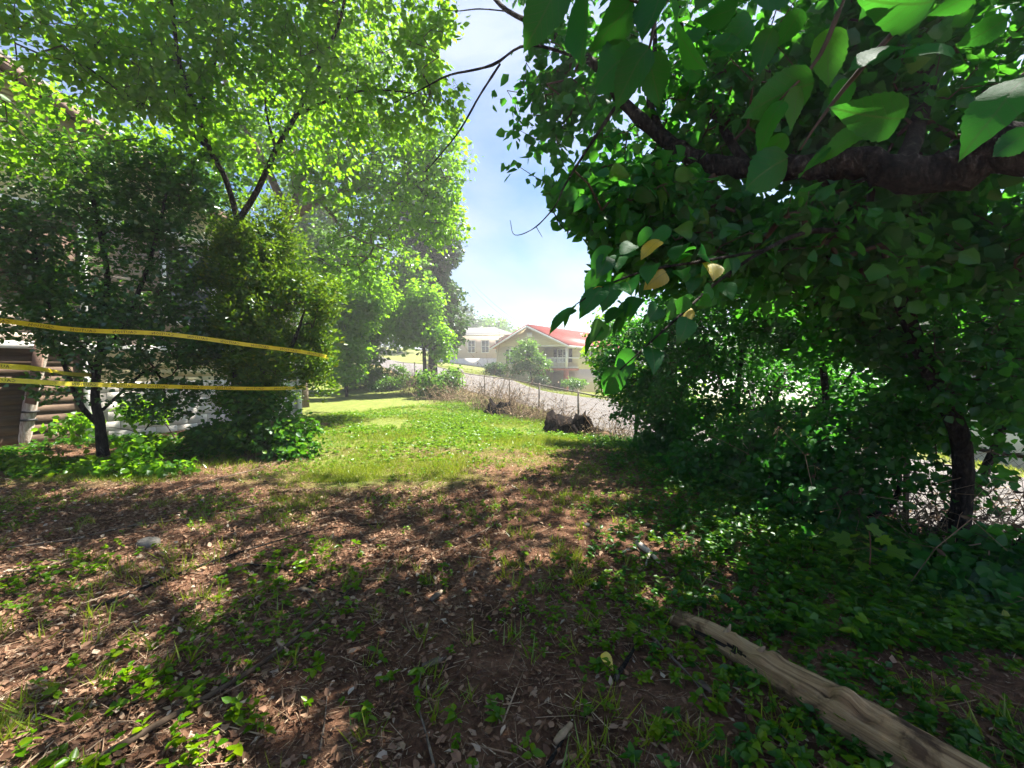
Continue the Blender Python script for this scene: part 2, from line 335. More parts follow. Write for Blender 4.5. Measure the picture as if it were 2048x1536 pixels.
NS, _ = spline(NEAR, np.zeros(len(NEAR)), 8)
RW = 5.6
def road_sd(x, y):
    """signed distance to the road's near edge, positive towards the road"""
    x = np.asarray(x, float); y = np.asarray(y, float); s = x.shape; P = np.stack([x.ravel(), y.ravel()], 1)
    A = NS[:-1]; B = NS[1:]; d = B - A; best = np.full(len(P), 1e9); sg = np.ones(len(P))
    for a, dd in zip(A, d):
        t = np.clip(((P - a) @ dd) / (dd @ dd), 0, 1); q = P - a - t[:, None] * dd; r = np.hypot(q[:, 0], q[:, 1])
        c = dd[0] * (P[:, 1] - a[1]) - dd[1] * (P[:, 0] - a[0])
        m = r < best; best[m] = r[m]; sg[m] = np.where(c[m] < 0, 1, -1)
    return (best * sg).reshape(s)
def lawn(x, y):
    """how much grass the soil carries, 0..1"""
    P = np.stack([x, y, x * 0], -1)
    e = (y - (6.4 + .35 * np.maximum(-x - 2, 0) + 1.6 * np.clip(x, -1, 3))) / 3.2 + .55 * wob(P, .9, 3) + .35 * wob(P, 2.6, 5)
    l = np.clip(e, 0, 1)
    sd = road_sd(x, y); l = np.where(sd > -1.2, l * .35, l)
    l = np.where(sd > RW, .9 + .1 * wob(P, .5), l)
    hs = (x + 7.5) * .514 + (y - 9.9) * .857; hn = (x + 7.5) * .857 - (y - 9.9) * .514
    l = l * np.where(hs < 2.5, np.clip((hn - 1.8) / 1.2, 0, 1), 1)
    l = np.where((hs > 4) & (sd < -.5), np.maximum(l, .85), l); l = np.where(np.hypot(x, y) > 45, .9, l)
    return np.clip(l, 0, 1)
def relief(x, y):
    P = np.stack([x, y, x * 0], -1); sd = road_sd(x, y)
    m = np.clip(np.minimum(np.abs(sd + .0), np.abs(sd - RW)) * 2, 0, 1) * (1 - ((sd > 0) & (sd < RW))) 
    fade = np.clip(1 - np.hypot(x, y) / 60, .15, 1)
    return (.018 * wob(P, 3.1) + .010 * wob(P, 8.3, 2) + .005 * wob(P, 19, 4)) * m * fade
def GZ(x, y): return H(x, y) + relief(np.asarray(x, float), np.asarray(y, float))
def ground():
    n = 330; u = np.linspace(-1, 1, n); b = 6.; a = 420 / math.sinh(b)
    xs = a * np.sinh(b * u); ys = a * np.sinh(b * np.linspace(-.92, 1, n)) + 3.5
    X, Y = np.meshgrid(xs, ys); Z = GZ(X, Y)
    sd = road_sd(X, Y); Z = np.where((sd > 0.05) & (sd < RW - .05), Z - .04, Z)
    V = np.stack([X, Y, Z], -1).reshape(-1, 3)
    i = np.arange(n - 1); I, J = np.meshgrid(i, i); k = (J * n + I).ravel()
    L = np.stack([k, k + 1, k + n + 1, k + n], 1)
    m, nt, N, K = newmat('earth_and_turf'); out = N.new('ShaderNodeOutputMaterial'); bs = N.new('ShaderNodeBsdfPrincipled')
    tc = N.new('ShaderNodeTexCoord'); O = tc.outputs['Object']
    n1 = nz(N, K, 2.2, 8, .65, O); n2 = nz(N, K, 35, 6, .7, O)
    dirt = ramp(N, K, n1.outputs['Fac'], [(.34, (.07, .034, .02)), (.48, (.16, .08, .047)), (.6, (.24, .13, .08)), (.72, (.31, .21, .14))])
    fine = ramp(N, K, n2.outputs['Fac'], [(.3, (.45, .42, .4)), (.6, (1, 1, 1)), (.78, (1.5, 1.4, 1.3))])
    mul = N.new('ShaderNodeMix'); mul.data_type = 'RGBA'; mul.blend_type = 'MULTIPLY'; mul.inputs['Factor'].default_value = 1
    K.new(dirt.outputs[0], mul.inputs['A']); K.new(fine.outputs[0], mul.inputs['B'])
    n3 = nz(N, K, 5, 7, .65, O); gr = ramp(N, K, n3.outputs['Fac'], [(.3, (.08, .11, .022)), (.55, (.14, .175, .035)), (.75, (.25, .22, .08))])
    ga = N.new('ShaderNodeAttribute'); ga.attribute_name = 'lawn'
    mx = N.new('ShaderNodeMix'); mx.data_type = 'RGBA'; K.new(ga.outputs['Fac'], mx.inputs['Factor']); K.new(mul.outputs['Result'], mx.inputs['A']); K.new(gr.outputs[0], mx.inputs['B'])
    K.new(mx.outputs['Result'], bs.inputs['Base Color']); bs.inputs['Roughness'].default_value = .95; bs.inputs['Specular IOR Level'].default_value = .15
    bp = N.new('ShaderNodeBump'); bp.inputs['Strength'].default_value = 1; bp.inputs['Distance'].default_value = .035
    n4 = nz(N, K, 60, 8, .75, O); K.new(n4.outputs['Fac'], bp.inputs['Height']); K.new(bp.outputs[0], bs.inputs['Normal'])
    K.new(bs.outputs[0], out.inputs[0])
    o = mk('ground', V, L, np.full(len(L), 4), m, smooth=True, attr={'lawn': lawn(X, Y).ravel() * .95})
    tag(o, 'reddish bare earth turning into sunlit lawn and grassy slopes beyond the road', kind='structure')
ground()
def ribbon(name, d0, d1, lift, mat, label, nacross=7):
    T = norm(np.gradient(NS, axis=0)); n = np.stack([T[:, 1], -T[:, 0]], 1)
    rows = []
    for k in range(nacross):
        p = NS + n * (d0 + (d1 - d0) * k / (nacross - 1)); rows.append(np.column_stack([p, H(p[:, 0], p[:, 1]) + lift]))
    V = np.stack(rows, 1); m = len(NS); i = np.arange(m - 1); j = np.arange(nacross - 1); I, J = np.meshgrid(i, j); k = (I * nacross + J).ravel()
    L = np.stack([k, k + 1, k + nacross + 1, k + nacross], 1)
    return tag(mk(name, V.reshape(-1, 3), L, np.full(len(L), 4), mat, smooth=True), label, kind='structure')
ribbon('road', 0, RW, .012, M_['asphalt'], 'pale worn asphalt road climbing past the yard to the left')
def strip(name, P, Q, lift, mat, label, nx=16, ny=4):
    """a paved strip between two plan polylines"""
    P = np.asarray(P, float); Q = np.asarray(Q, float); V = []
    for i in range(nx):
        t = i / (nx - 1) * (len(P) - 1); a = min(int(t), len(P) - 2); f = t - a
        p = P[a] * (1 - f) + P[a + 1] * f; q = Q[a] * (1 - f) + Q[a + 1] * f
        for j in range(ny):
            w = p + (q - p) * j / (ny - 1); V.append((w[0], w[1], float(H(w[0], w[1])) + lift))
    L = [(i * ny + j, (i + 1) * ny + j, (i + 1) * ny + j + 1, i * ny + j + 1) for i in range(nx - 1) for j in range(ny - 1)]
    return tag(mk(name, V, np.array(L), np.full(len(L), 4), mat, smooth=True), label, kind='structure')
strip('driveway', [(4.2, 22.6), (6.5, 28), (8, 33.5)], [(7.2, 20.4), (9.6, 26.5), (11.5, 32)], .02, M_['concrete'], 'pale concrete driveway leading up to the house with the red roof')

# ------------------------------------------------------------------ leaf templates
def T_mid(w=.34, fold=.07, droop=.10):
    V = np.array([(0, 0, 0), (w, .32, fold), (w * .72, .68, fold * .6 - droop * .4), (0, 1, -droop), (-w * .72, .68, fold * .6 - droop * .4), (-w, .32, fold)], float)
    return V, [0, 1, 2, 3, 0, 3, 4, 5], [4, 4]
def T_far(w=.4):
    return np.array([(0, 0, 0), (w, .45, .06), (0, 1, -.08), (-w, .45, .06)], float), [0, 1, 2, 0, 2, 3], [3, 3]
def T_blade():
    return np.array([(-.05, 0, 0), (.05, 0, 0), (.0, 1, .12)], float), [0, 1, 2], [3]
def T_lobed():
    """three to five pointed lobes like a young maple or grape leaf"""
    o = [(0, 0), (.30, -.06), (.48, .22), (.30, .34), (.44, .66), (.18, .62), (0, 1), (-.18, .62), (-.44, .66), (-.30, .34), (-.48, .22), (-.30, -.06)]
    V = np.array([(x, y, .12 * abs(x) - .1 * y * y) for x, y in o] + [(0, .35, 0)], float)
    L = []; 
    for i in range(12): L += [12, i, (i + 1) % 12]
    return V, L, [3] * 12
def T_curl():
    return np.array([(0, 0, .02), (.2, .22, .20), (.17, .72, .10), (0, 1, .12), (-.15, .6, .22), (-.22, .35, .06), (0, .5, -.02)], float), [0, 1, 6, 1, 2, 6, 2, 3, 6, 3, 4, 6, 4, 5, 6, 5, 0, 6], [3] * 6
def scatter(P, ax, nr, size, tmpl, rnd=None, wj=None):
    """arrays for many copies of a leaf template: P base points, ax leaf axis, nr leaf normal"""
    tv, tl, tt = tmpl; P = np.asarray(P, float); K = len(P)
    ax = norm(ax); x = norm(np.cross(ax, nr)); z = np.cross(x, ax)
    s = np.asarray(size, float)[:, None, None]; w = (np.ones(K) if wj is None else wj)[:, None, None]
    V = P[:, None] + s * (tv[None, :, 0:1] * w * x[:, None] + tv[None, :, 1:2] * ax[:, None] + tv[None, :, 2:3] * z[:, None])
    L = (np.asarray(tl)[None] + (np.arange(K) * len(tv))[:, None]).ravel(); T = np.tile(tt, K)
    r = np.repeat(rng.random(K) if rnd is None else rnd, len(tv))
    return V.reshape(-1, 3), L, T, r
def hi_leaf(name, mat, kind=0, rows=18, seed=0):
    """one detailed leaf, base at origin, 1 long along +Y, toothed edge, folded and drooping"""
    g = random.Random(seed); V = []; uv = []; bend = g.uniform(.10, .5); side = g.uniform(-.2, .2); fold = g.uniform(.05, .38); wmax = g.uniform(.33, .41)
    for i in range(rows + 1):
        t = i / rows
        w = wmax * float(np.interp(t, [0, .03, .1, .2, .32, .45, .6, .72, .82, .9, .96, 1], [.04, .42, .78, .96, 1, .95, .78, .56, .34, .17, .07, 0]))
        tooth = .965 if i % 2 else 1.035
        cy = t; cz = -bend * t * t; cx = side * t * t; cyl = t * (1 - bend * .25 * t)
        for q, sg in enumerate((-1, 0, 1)):
            x = cx + sg * w * tooth; z = cz + abs(sg) * w * fold + .02 * math.sin(9 * t + sg * 2)
            V.append((x, cyl - (.05 * abs(sg) if t < .2 else 0) + (.012 if (i % 2 == 0 and sg) else 0), z)); uv.append((.5 + sg * w, t))
    L = []; T = []
    for i in range(rows):
        a = i * 3
        L += [a, a + 1, a + 4, a + 3, a + 1, a + 2, a + 5, a + 4]; T += [4, 4]
    me = mk(name, V, L, T, mat, smooth=True, uv=uv); m = me.data; bpy.data.objects.remove(me); return m
MUL = [hi_leaf('leaf', M_['mul_near'], seed=k) for k in range(6)]
BRI = [hi_leaf('leaf', M_['bright_near'], seed=20 + k, rows=10) for k in range(4)]
YEL = [hi_leaf('leaf', M_['yleaf_hang'], seed=40 + k) for k in range(2)]
LOB = []
def lobed_mesh():
    V, L, T = T_lobed(); o = mk('leaf', V, L, T, M_['bright_near'], uv=[(v[0] + .5, v[1]) for v in V], smooth=False); m = o.data; bpy.data.objects.remove(o); return m
LOB.append(lobed_mesh())
def leaf_obj(parent, meshes, P, ax, nr, size, wj=1.0, name='leaf'):
    ax = norm(np.asarray(ax, float)); x = norm(np.cross(ax, nr)); z = np.cross(x, ax)
    o = bpy.data.objects.new(name, meshes[random.randrange(len(meshes))]); col.objects.link(o)
    M = Matrix(((x[0] * size * wj, ax[0] * size, z[0] * size, P[0]), (x[1] * size * wj, ax[1] * size, z[1] * size, P[1]), (x[2] * size * wj, ax[2] * size, z[2] * size, P[2]), (0, 0, 0, 1)))
    if parent: o.parent = parent; o.matrix_parent_inverse = Matrix.Translation(parent.location).inverted()
    o.matrix_basis = M
    return o

# ------------------------------------------------------------------ plant growing
def in_blobs(blobs, n, gap=.0, gs=1.6, seed=0, shell=0.0):
    """random places inside ellipsoids ((centre),(radii)), thinned by smooth noise so that gaps stay open"""
    vol = np.array([b[1][0] * b[1][1] * b[1][2] * (b[2] if len(b) > 2 else 1) for b in blobs]); vol = vol / vol.sum(); out = []
    while len(out) < n:
        k = rng.choice(len(blobs), p=vol); c, r = blobs[k][0], blobs[k][1]
        v = rng.normal(size=3); v /= np.linalg.norm(v); q = rng.random() ** (1 / 3)
        if shell: q = q * (1 - shell) + shell
        p = np.asarray(c) + v * q * np.asarray(r)
        if wob(p, gs, seed) + .35 * wob(p, gs * 2.7, seed + 3) < gap - .45: continue
        out.append(p)
    return np.array(out)
def grow(seeds, C, seglen=.35, sag=.05, jit=.05, gap_px=None):
    seeds = np.asarray(seeds, float)
    d0 = np.array([np.min(np.linalg.norm(seeds - c, axis=1)) for c in C]); C = C[np.argsort(d0)]
    cap = len(seeds) + int(np.sum(d0) / seglen + len(C) * 3) + 10
    N = np.zeros((cap, 3)); par = np.full(cap, -1); N[:len(seeds)] = seeds; n = len(seeds); tips = []
    for c in C:
        dd = np.linalg.norm(N[:n] - c, axis=1); dd = dd + .25 * np.maximum(0, N[:n, 2] - c[2]); j = int(np.argmin(dd)); d = np.linalg.norm(N[j] - c)
        k = max(1, int(math.ceil(d / seglen))); last = j
        for i in range(1, k + 1):
            if n >= cap: break
            t = i / k; p = N[j] * (1 - t) + c * t + np.array([0, 0, sag * d * 4 * t * (1 - t)])
            if i < k: p = p + rng.normal(size=3) * jit * seglen
            N[n] = p; par[n] = last; last = n; n += 1
        tips.append(last)
    N = N[:n]; par = par[:n]; cnt = np.zeros(n)
    for t in tips: cnt[t] += 1
    for i in range(n - 1, len(seeds) - 1, -1): cnt[par[i]] += cnt[i] if par[i] >= 0 else 0
    return N, par, cnt, np.array(tips), len(seeds)
def plant(root, limbs, blobs, n, k, size, mats, tmpl, *, seeds=None, gap=0, gs=1.6, seed=0, shell=0, seglen=.35, twl=.28, r0=.0022, droop=.35, flat=.5, wood='bark',
          twigmat='twig', near=0, nearmesh=None, limbbump=.08, limbsides=10, limbname='trunk', leafname='crown', hole=None, wid=1.0, maxr=.05, twiglim=None, upright=0):
    """limbs: list of (points, radii). The twigs grow from the limbs to n leaf clusters; each carries k leaves."""
    sp = []
    if limbs:
        for q, (p, r) in enumerate(limbs):
            P_, R_ = spline(p, r, 5); sp.append(P_)
            mb = MB(); mb.tube(P_, R_, limbsides if r[0] > .03 else 6, limbbump, seed=seed + q)
            mb.build(limbname if q == 0 else 'branch', M_[wood], root, smooth=True)
    S = np.concatenate(sp + ([seeds] if seeds is not None else []))
    if len(S) > 20 and limbs: S = S[S[:, 2] > np.quantile(S[:, 2], .12)]
    C = in_blobs(blobs, n, gap, gs, seed, shell)
    if hole is not None: C = C[~hole(C)]
    N, par, cnt, tips, ns = grow(S, C, seglen)
    idx = np.arange(ns, len(N)); ra = np.minimum(r0 * np.maximum(cnt[par[idx]], 1) ** .42, maxr); rb = np.minimum(r0 * np.maximum(cnt[idx], 1) ** .42, maxr)
    ra = np.minimum(ra, rb * 1.6)
    V, L, T = seg_geo(N[par[idx]], N[idx], ra, rb, 4)
    o = mk('twigs', V, L, T, M_[twigmat], root, smooth=True); o['kind'] = 'stuff'
    # leaves
    d = norm(N[tips] - N[par[tips]] + 1e-6); d[:, 2] = d[:, 2] * .5 - .15 + upright; d = norm(d)
    K = len(tips); t = rng.random((K, k)); P = N[tips][:, None] + d[:, None] * ((t - .55) * twl * 1.6)[..., None]
    up = np.array([0, 0, 1.]); sd = norm(np.cross(d, up) + 1e-6); sgn = np.where(rng.random((K, k)) < .5, -1, 1)
    ax = d[:, None] * (.25 + .5 * rng.random((K, k, 1))) + sd[:, None] * sgn[..., None] * (.4 + .7 * rng.random((K, k, 1))) + rng.normal(size=(K, k, 3)) * .35
    ax[..., 2] -= droop * (.4 + rng.random((K, k))); ax[..., 2] += upright
    nr = np.array([0, 0, 1.]) * flat + rng.normal(size=(K, k, 3)) * .42 + norm(N[tips] - np.mean(S, 0))[:, None] * .25
    P = P.reshape(-1, 3) + rng.normal(size=(K * k, 3)) * twl * .16; ax = norm(ax.reshape(-1, 3)); nr = nr.reshape(-1, 3)
    sz = size * (.6 + .65 * rng.random(K * k)); rn = np.clip(rng.random(K * k) * .75 + np.repeat(rng.random(K), k) * .25, 0, 1); w = wid * (.85 + .3 * rng.random(K * k))
    P = P + ax * .02
    if hole is not None: m = ~hole(P); P, ax, nr, sz, rn, w = P[m], ax[m], nr[m], sz[m], rn[m], w[m]
    dc = np.linalg.norm(P - np.array([0, 0, EYE]), axis=1); m = dc > .75
    m &= P[:, 2] > GZ(P[:, 0], P[:, 1]) + .01
    P, ax, nr, sz, rn, w, dc = P[m], ax[m], nr[m], sz[m], rn[m], w[m], dc[m]
    if near:
        px, py, dep = proj(P); ins = (px > 0) & (px < 2048) & (py > 0) & (py < 1536) & (dep > .2)
        order = np.argsort(np.where(ins, dc - sz * 4, 1e9))[:near]; order = [i for i in order if ins[i]]
        for i in order: leaf_obj(root, nearmesh, P[i], ax[i], nr[i], sz[i], 1.0)
        keep = np.ones(len(P), bool); keep[order] = False
        P, ax, nr, sz, rn, w = P[keep], ax[keep], nr[keep], sz[keep], rn[keep], w[keep]
    V, L, T, r = scatter(P, ax, nr, sz, tmpl, rn, w)
    o = mk(leafname, V, L, T, M_[mats], root, rnd=r); o['kind'] = 'stuff'
    return N
def B(px, py, d, rx, ry, rz, w=1.0): return (at(px, py, d), (rx, ry, rz), w)
def sky_gap(P):
    """the open strip of sky between the left and right crowns"""
    px, py, dep = proj(P)
    xl = np.interp(py, [-400, 0, 120, 300, 470, 560, 650, 760], [960, 930, 900, 962, 935, 925, 940, 1000]) + 22 * np.sin(py / 23.) + 10 * np.sin(py / 9.)
    xr = np.interp(py, [-400, 0, 150, 330, 380, 470, 560, 620, 700, 790, 880, 960], [1010, 1000, 985, 985, 1060, 1160, 1190, 1130, 1150, 1190, 1250, 1330]) + 18 * np.sin(py / 19.)
    return (dep > .3) & (px > xl) & (px < xr) & (py < 900) & (py > -900)

# ------------------------------------------------------------------ the vinyl-sided house on the left
HU = np.array([.514, .857]); HP = np.array([-7.5, 9.9]); HRZ = math.atan2(.857, .514)
def left_house():
    h = empty('sided_house', (HP[0], HP[1], 0), HRZ, label='cream and tan lap-sided house with a louvred gable behind the shrubs on the left', cat='house')
    S0, S1 = -8.5, 2.7
    def roofz(s): return 5.0 - .47 * (s - .88)
    def sm(z): return min(S1, .88 + (5.0 - z) / .47)
    core = MB(); core.prism([(S0, -.3), (S1 - .02, -.3), (S1 - .02, roofz(S1) - .05), (S0, roofz(S0) - .05)], .04, .3); core.build('wall', M_['tan'], h)
    lap = .178
    def board(s0, s1, z, mat, hgt=lap):
        b = MB(); e1 = min(s1, sm(z)); e2 = min(s1, sm(z + hgt))
        if e1 - s0 < .1 or e2 - s0 < .05: return
        b.hexa([(s0, .013, z), (e1, .013, z), (e1, .04, z), (s0, .04, z), (s0, .022, z + hgt + .015), (e2, .022, z + hgt + .015), (e2, .04, z + hgt + .015), (s0, .04, z + hgt + .015)])
        b.build('siding_board', mat, h)
    z = 4.52
    while z < 8.6: board(S0, S1, z, M_['cream']); z += lap
    z = 1.98
    while z < 4.36: board(-1.62, S1, z, M_['tan']); z += lap
    z = 1.12
    while z < 1.78: board(-1.62, S1, z, M_['cream']); z += lap
    z = .12
    while z < 1.75: board(S0, -1.74, z, M_['brownboard']); z += lap
    z = 1.98
    while z < 2.6: board(S0, -1.74, z, M_['tan']); z += lap
    def part(name, a, b, mat, bevel=.004, parent=h): m = MB(); m.box(a, b); return m.build(name, mat, parent, bevel=bevel)
    part('frieze_board', (S0, -.03, 4.40), (S1, .038, 4.515), M_['white'])
    part('belt_board', (S0, -.032, 1.84), (S1, .038, 1.972), M_['white'])
    part('corner_board', (S1 - .001, -.035, -.2), (S1 + .11, .3, roofz(S1) - .08), M_['white'])
    part('corner_board', (-1.74, -.036, .05), (-1.62, .037, 1.838), M_['white'])
    part('corner_board', (-1.74, -.036, 1.974), (-1.62, .037, 4.398), M_['white'])
    for k in range(3):
        part('plywood_panel', (-5.6 + k * 1.285, -.012, 2.74), (-5.6 + (k + 1) * 1.285 - .012, .036, 4.39), M_['ply'])
    # foundation of painted blocks
    part('mortar_bed', (-1.61, .012, -.3), (S1 - .01, .038, 1.105), M_['mortar'], 0)
    bm = MB(); bm.box((-.196, .002, -.096), (.196, .03, .096)); b0 = bm.build('foundation_block', M_['block'], h, bevel=.008); first = True
    for r in range(7):
        zc = -.1 + r * .2 + .1 - .1
        for c in range(11):
            s = -1.4 + c * .4 + (.2 if r % 2 else 0)
            if s > S1 - .2: continue
            o = b0 if first else b0.copy()
            if not first: col.objects.link(o); o.parent = h
            first = False; o.location = (s, random.uniform(-.003, .003), zc)
    # window with shutters
    w = MB(); X0, X1, Z0, Z1 = -.35, .55, 2.55, 4.1
    for a, b in (((X0 - .09, -.05, Z0 - .09), (X0, .02, Z1 + .09)), ((X1, -.05, Z0 - .09), (X1 + .09, .02, Z1 + .09)), ((X0, -.05, Z1), (X1, .02, Z1 + .09)), ((X0, -.05, Z0 - .09), (X1, .02, Z0)), ((X0, -.035, (Z0 + Z1) / 2 - .025), (X1, .01, (Z0 + Z1) / 2 + .025))): w.box(a, b)
    wo = w.build('window', M_['white'], h)
    for a in (Z0, (Z0 + Z1) / 2 + .025): part('pane', (X0 + .001, -.012, a + .001), (X1 - .001, -.006, a + .73), M_['glass'], 0, wo)
    # louvred gable vent
    vx0, vx1, vz0, vz1 = -3.35, -2.45, 5.75, 6.35
    v = MB()
    for a, b in (((vx0 - .08, -.05, vz0 - .08), (vx0, .0, vz1 + .08)), ((vx1, -.05, vz0 - .08), (vx1 + .08, .0, vz1 + .08)), ((vx0, -.05, vz1), (vx1, 0, vz1 + .08)), ((vx0, -.05, vz0 - .08), (vx1, 0, vz0))): v.box(a, b)
    vo = v.build('gable_vent', M_['cream'], h)
    for k in range(7):
        zz = vz0 + .01 + k * .085; m = MB(); m.hexa([(vx0, -.045, zz), (vx1, -.045, zz), (vx1, -.03, zz), (vx0, -.03, zz), (vx0, -.018, zz + .07), (vx1, -.018, zz + .07), (vx1, -.004, zz + .07), (vx0, -.004, zz + .07)]); m.build('louver', M_['cream'], vo)
    # roof: slab with rake board and soffit
    rf = MB(); e = .35; A, Bq = S0, S1 + .45
    rf.prism([(A, roofz(A) + .04), (Bq, roofz(Bq) + .04), (Bq, roofz(Bq) + .16), (A, roofz(A) + .16)], -e, 3.0); ro = rf.build('roof', M_['shingle'], h)
    rk = MB(); rk.prism([(A, roofz(A) - .13), (Bq, roofz(Bq) - .13), (Bq, roofz(Bq) + .06), (A, roofz(A) + .06)], -e - .03, -e - .004); rk.build('rake_board', M_['ply'], h)
    sf = MB(); sf.prism([(A, roofz(A) + .0), (Bq, roofz(Bq) + .0), (Bq, roofz(Bq) + .03), (A, roofz(A) + .03)], -e, .03); sf.build('soffit', M_['brownboard'], h)
left_house()

# ------------------------------------------------------------------ houses across the road
def box_window(h, cx, y, z0, z1, w, shutters=True, flip=-1, axis='x', shut='dark'):
    """window on a local wall; axis x: wall lies along x at local y; axis y: wall along y at local x"""
    def bx(m, u0, u1, d0, d1, a, b):
        if axis == 'x': m.box((u0, min(y + d0, y + d1), a), (u1, max(y + d0, y + d1), b))
        else: m.box((min(y + d0, y + d1), u0, a), (max(y + d0, y + d1), u1, b))
    f = flip; m = MB(); bx(m, cx - w / 2 - .08, cx - w / 2, 0, .06 * f, z0 - .08, z1 + .08); bx(m, cx + w / 2, cx + w / 2 + .08, 0, .06 * f, z0 - .08, z1 + .08)
    bx(m, cx - w / 2, cx + w / 2, 0, .06 * f, z1, z1 + .08); bx(m, cx - w / 2, cx + w / 2, 0, .06 * f, z0 - .08, z0)
    bx(m, cx - w / 2, cx + w / 2, .01 * f, .045 * f, (z0 + z1) / 2 - .025, (z0 + z1) / 2 + .025); bx(m, cx - .02, cx + .02, .012 * f, .042 * f, z0, z1)
    wo = m.build('window', M_['white'], h)
    for a, b in ((z0, (z0 + z1) / 2 - .025), ((z0 + z1) / 2 + .025, z1)):
        p = MB(); bx(p, cx - w / 2, cx + w / 2, .004 * f, .02 * f, a, b); p.build('pane', M_['glass'], wo)
    if shutters:
        for s in (-1, 1):
            p = MB(); c = cx + s * (w / 2 + .27); bx(p, c - .17, c + .17, .0, .04 * f, z0 - .04, z1 + .04); p.build('shutter', M_[shut], h)
def red_house():
    K = at(1134, 735, 36)[:2]; th = math.atan2(-.6, .8)      # local x runs along the gable wall, from its far left end to the near corner
    W, Ln = 7.6, 12.; base = -.75
    O = K - np.array([math.cos(th), math.sin(th)]) * W
    h = empty('red_roofed_house', (O[0], O[1], 0), th, label='pale two-storey house with a red metal roof and white porch railing across the road', cat='house')
    ez, rz = 3.45, 5.15
    # local y: inward = +y (away), gable plane at y=0
    def part(name, a, b, mat, parent=h): m = MB(); m.box(a, b); return m.build(name, mat, parent)
    part('wall', (0, 0, base), (4.2, Ln, ez), M_['cream']); part('wall', (4.2, 1.9, 1.35), (W, Ln, ez), M_['cream'])
    part('basement_wall', (4.2, 1.9, base), (W, Ln, 1.35), M_['brickt'])
    g = MB(); g.prism([(-.0, ez), (W, ez), (W / 2, rz)], .0, .25); g.build('gable_wall', M_['cream'], h)
    part('porch_ceiling', (4.2, .02, ez - .12), (W, 1.9, ez - .002), M_['white'])
    part('porch_deck', (4.2, -.1, 1.25), (W + .1, 1.9, 1.42), M_['rust'])
    for x in (4.3, W - .15): part('porch_column', (x, -.02, 1.42), (x + .14, .12, ez - .122), M_['white'])
    for x in (4.5, W - .3): part('brick_post', (x, -.06, base), (x + .32, .26, 1.25), M_['rust'])
    part('garage_door', (5.1, 1.86, base + .2), (7.3, 1.898, 1.1), M_['tan'])
    rl = MB(); rl.box((4.45, .02, 2.28), (W - .15, .08, 2.36)); rl.box((4.45, .02, 1.5), (W - .15, .08, 1.56)); rl.build('porch_railing', M_['white'], h)
    bl = MB(); x = 4.5
    while x < W - .2: bl.box((x, .035, 1.56), (x + .045, .065, 2.28)); x += .13
    o = bl.build('baluster', M_['white'], h); o['kind'] = 'stuff'
    rl2 = MB(); rl2.box((W + .02, .1, 2.28), (W + .08, 1.9, 2.36)); rl2.box((W + .02, .1, 1.5), (W + .08, 1.9, 1.56)); rl2.build('porch_railing', M_['white'], h)
    box_window(h, 6.1, 1.9, 2.0, 3.1, 1.0); box_window(h, 2.1, 0, 1.9, 3.1, .9); 
    for c in (4.2, 7.5, 10.): box_window(h, c, W, 2.0, 3.1, .9, flip=1, axis='y')
    # roof planes with standing seams
    o_ = .45; s = (rz - ez) / (W / 2)
    for sg in (0, 1):
        xa, xb = (-o_, W / 2) if sg == 0 else (W + o_, W / 2); za, zb = ez - s * o_, rz
        r = MB(); r.prism([(xa, za + .03), (xb, zb + .03), (xb, zb + .15), (xa, za + .15)] if sg == 0 else [(xb, zb + .03), (xa, za + .03), (xa, za + .15), (xb, zb + .15)], -o_, Ln + o_)
        ro = r.build('roof_slope', M_['red'], h)
        y = -o_ + .2; sm_ = MB()
        while y < Ln: sm_.prism([(xa, za + .15), (xb, zb + .15), (xb, zb + .19), (xa, za + .19)], y, y + .04); y += .45
        q = sm_.build('seam', M_['red'], ro); q['kind'] = 'stuff'
        f = MB(); f.prism([(xa, za - .14), (xb, zb - .14), (xb, zb + .04), (xa, za + .04)], -o_ - .04, -o_ - .003); f.build('rake_board', M_['white'], h)
    part('eave_board', (W + o_ - .001, -o_, ez - s * o_ - .12), (W + o_ + .03, Ln + o_, ez - s * o_ + .07), M_['white'])
    part('gable_vent', (W / 2 - .3, -.04, 4.2), (W / 2 + .3, .0, 4.6), M_['white'])
red_house()
def grey_house():
    O = at(925, 735, 58); th = R(-14)
    h = empty('grey_roofed_house', (O[0] - 3.5, O[1], 1.2), th, label='pale brick and siding house with a grey hip roof uphill beside the red-roofed one', cat='house')
    W, D = 10.2, 8.; ez, rz = 4.5, 5.9
    def part(name, a, b, mat, parent=h): m = MB(); m.box(a, b); return m.build(name, mat, parent)
    part('basement_wall', (0, -.04, -1), (W, D, 1.5), M_['block']); part('wall', (0.02, 0, 1.5), (W - .02, D - .02, ez), M_['brickt'])
    r = MB(); e = .5
    V = [(-e, -e, ez - .05), (W + e, -e, ez - .05), (W + e, D + e, ez - .05), (-e, D + e, ez - .05), (3.2, D / 2, rz), (W - 3.2, D / 2, rz), (-e, -e, ez + .09), (W + e, -e, ez + .09), (W + e, D + e, ez + .09), (-e, D + e, ez + .09)]
    r.add(V, [(3, 2, 1, 0), (0, 1, 7, 6), (1, 2, 8, 7), (2, 3, 9, 8), (3, 0, 6, 9), (6, 7, 5, 4), (7, 8, 5), (8, 9, 4, 5), (9, 6, 4)]); r.build('roof', M_['shingle'], h)
    for c in (2., 5.0, 6.9, 8.8): box_window(h, c, 0, 2.3, 3.8, .9, shutters=False)
    part('gutter', (-e, -e - .09, ez - .02), (W + e, -e - .002, ez + .09), M_['white'])
grey_house()
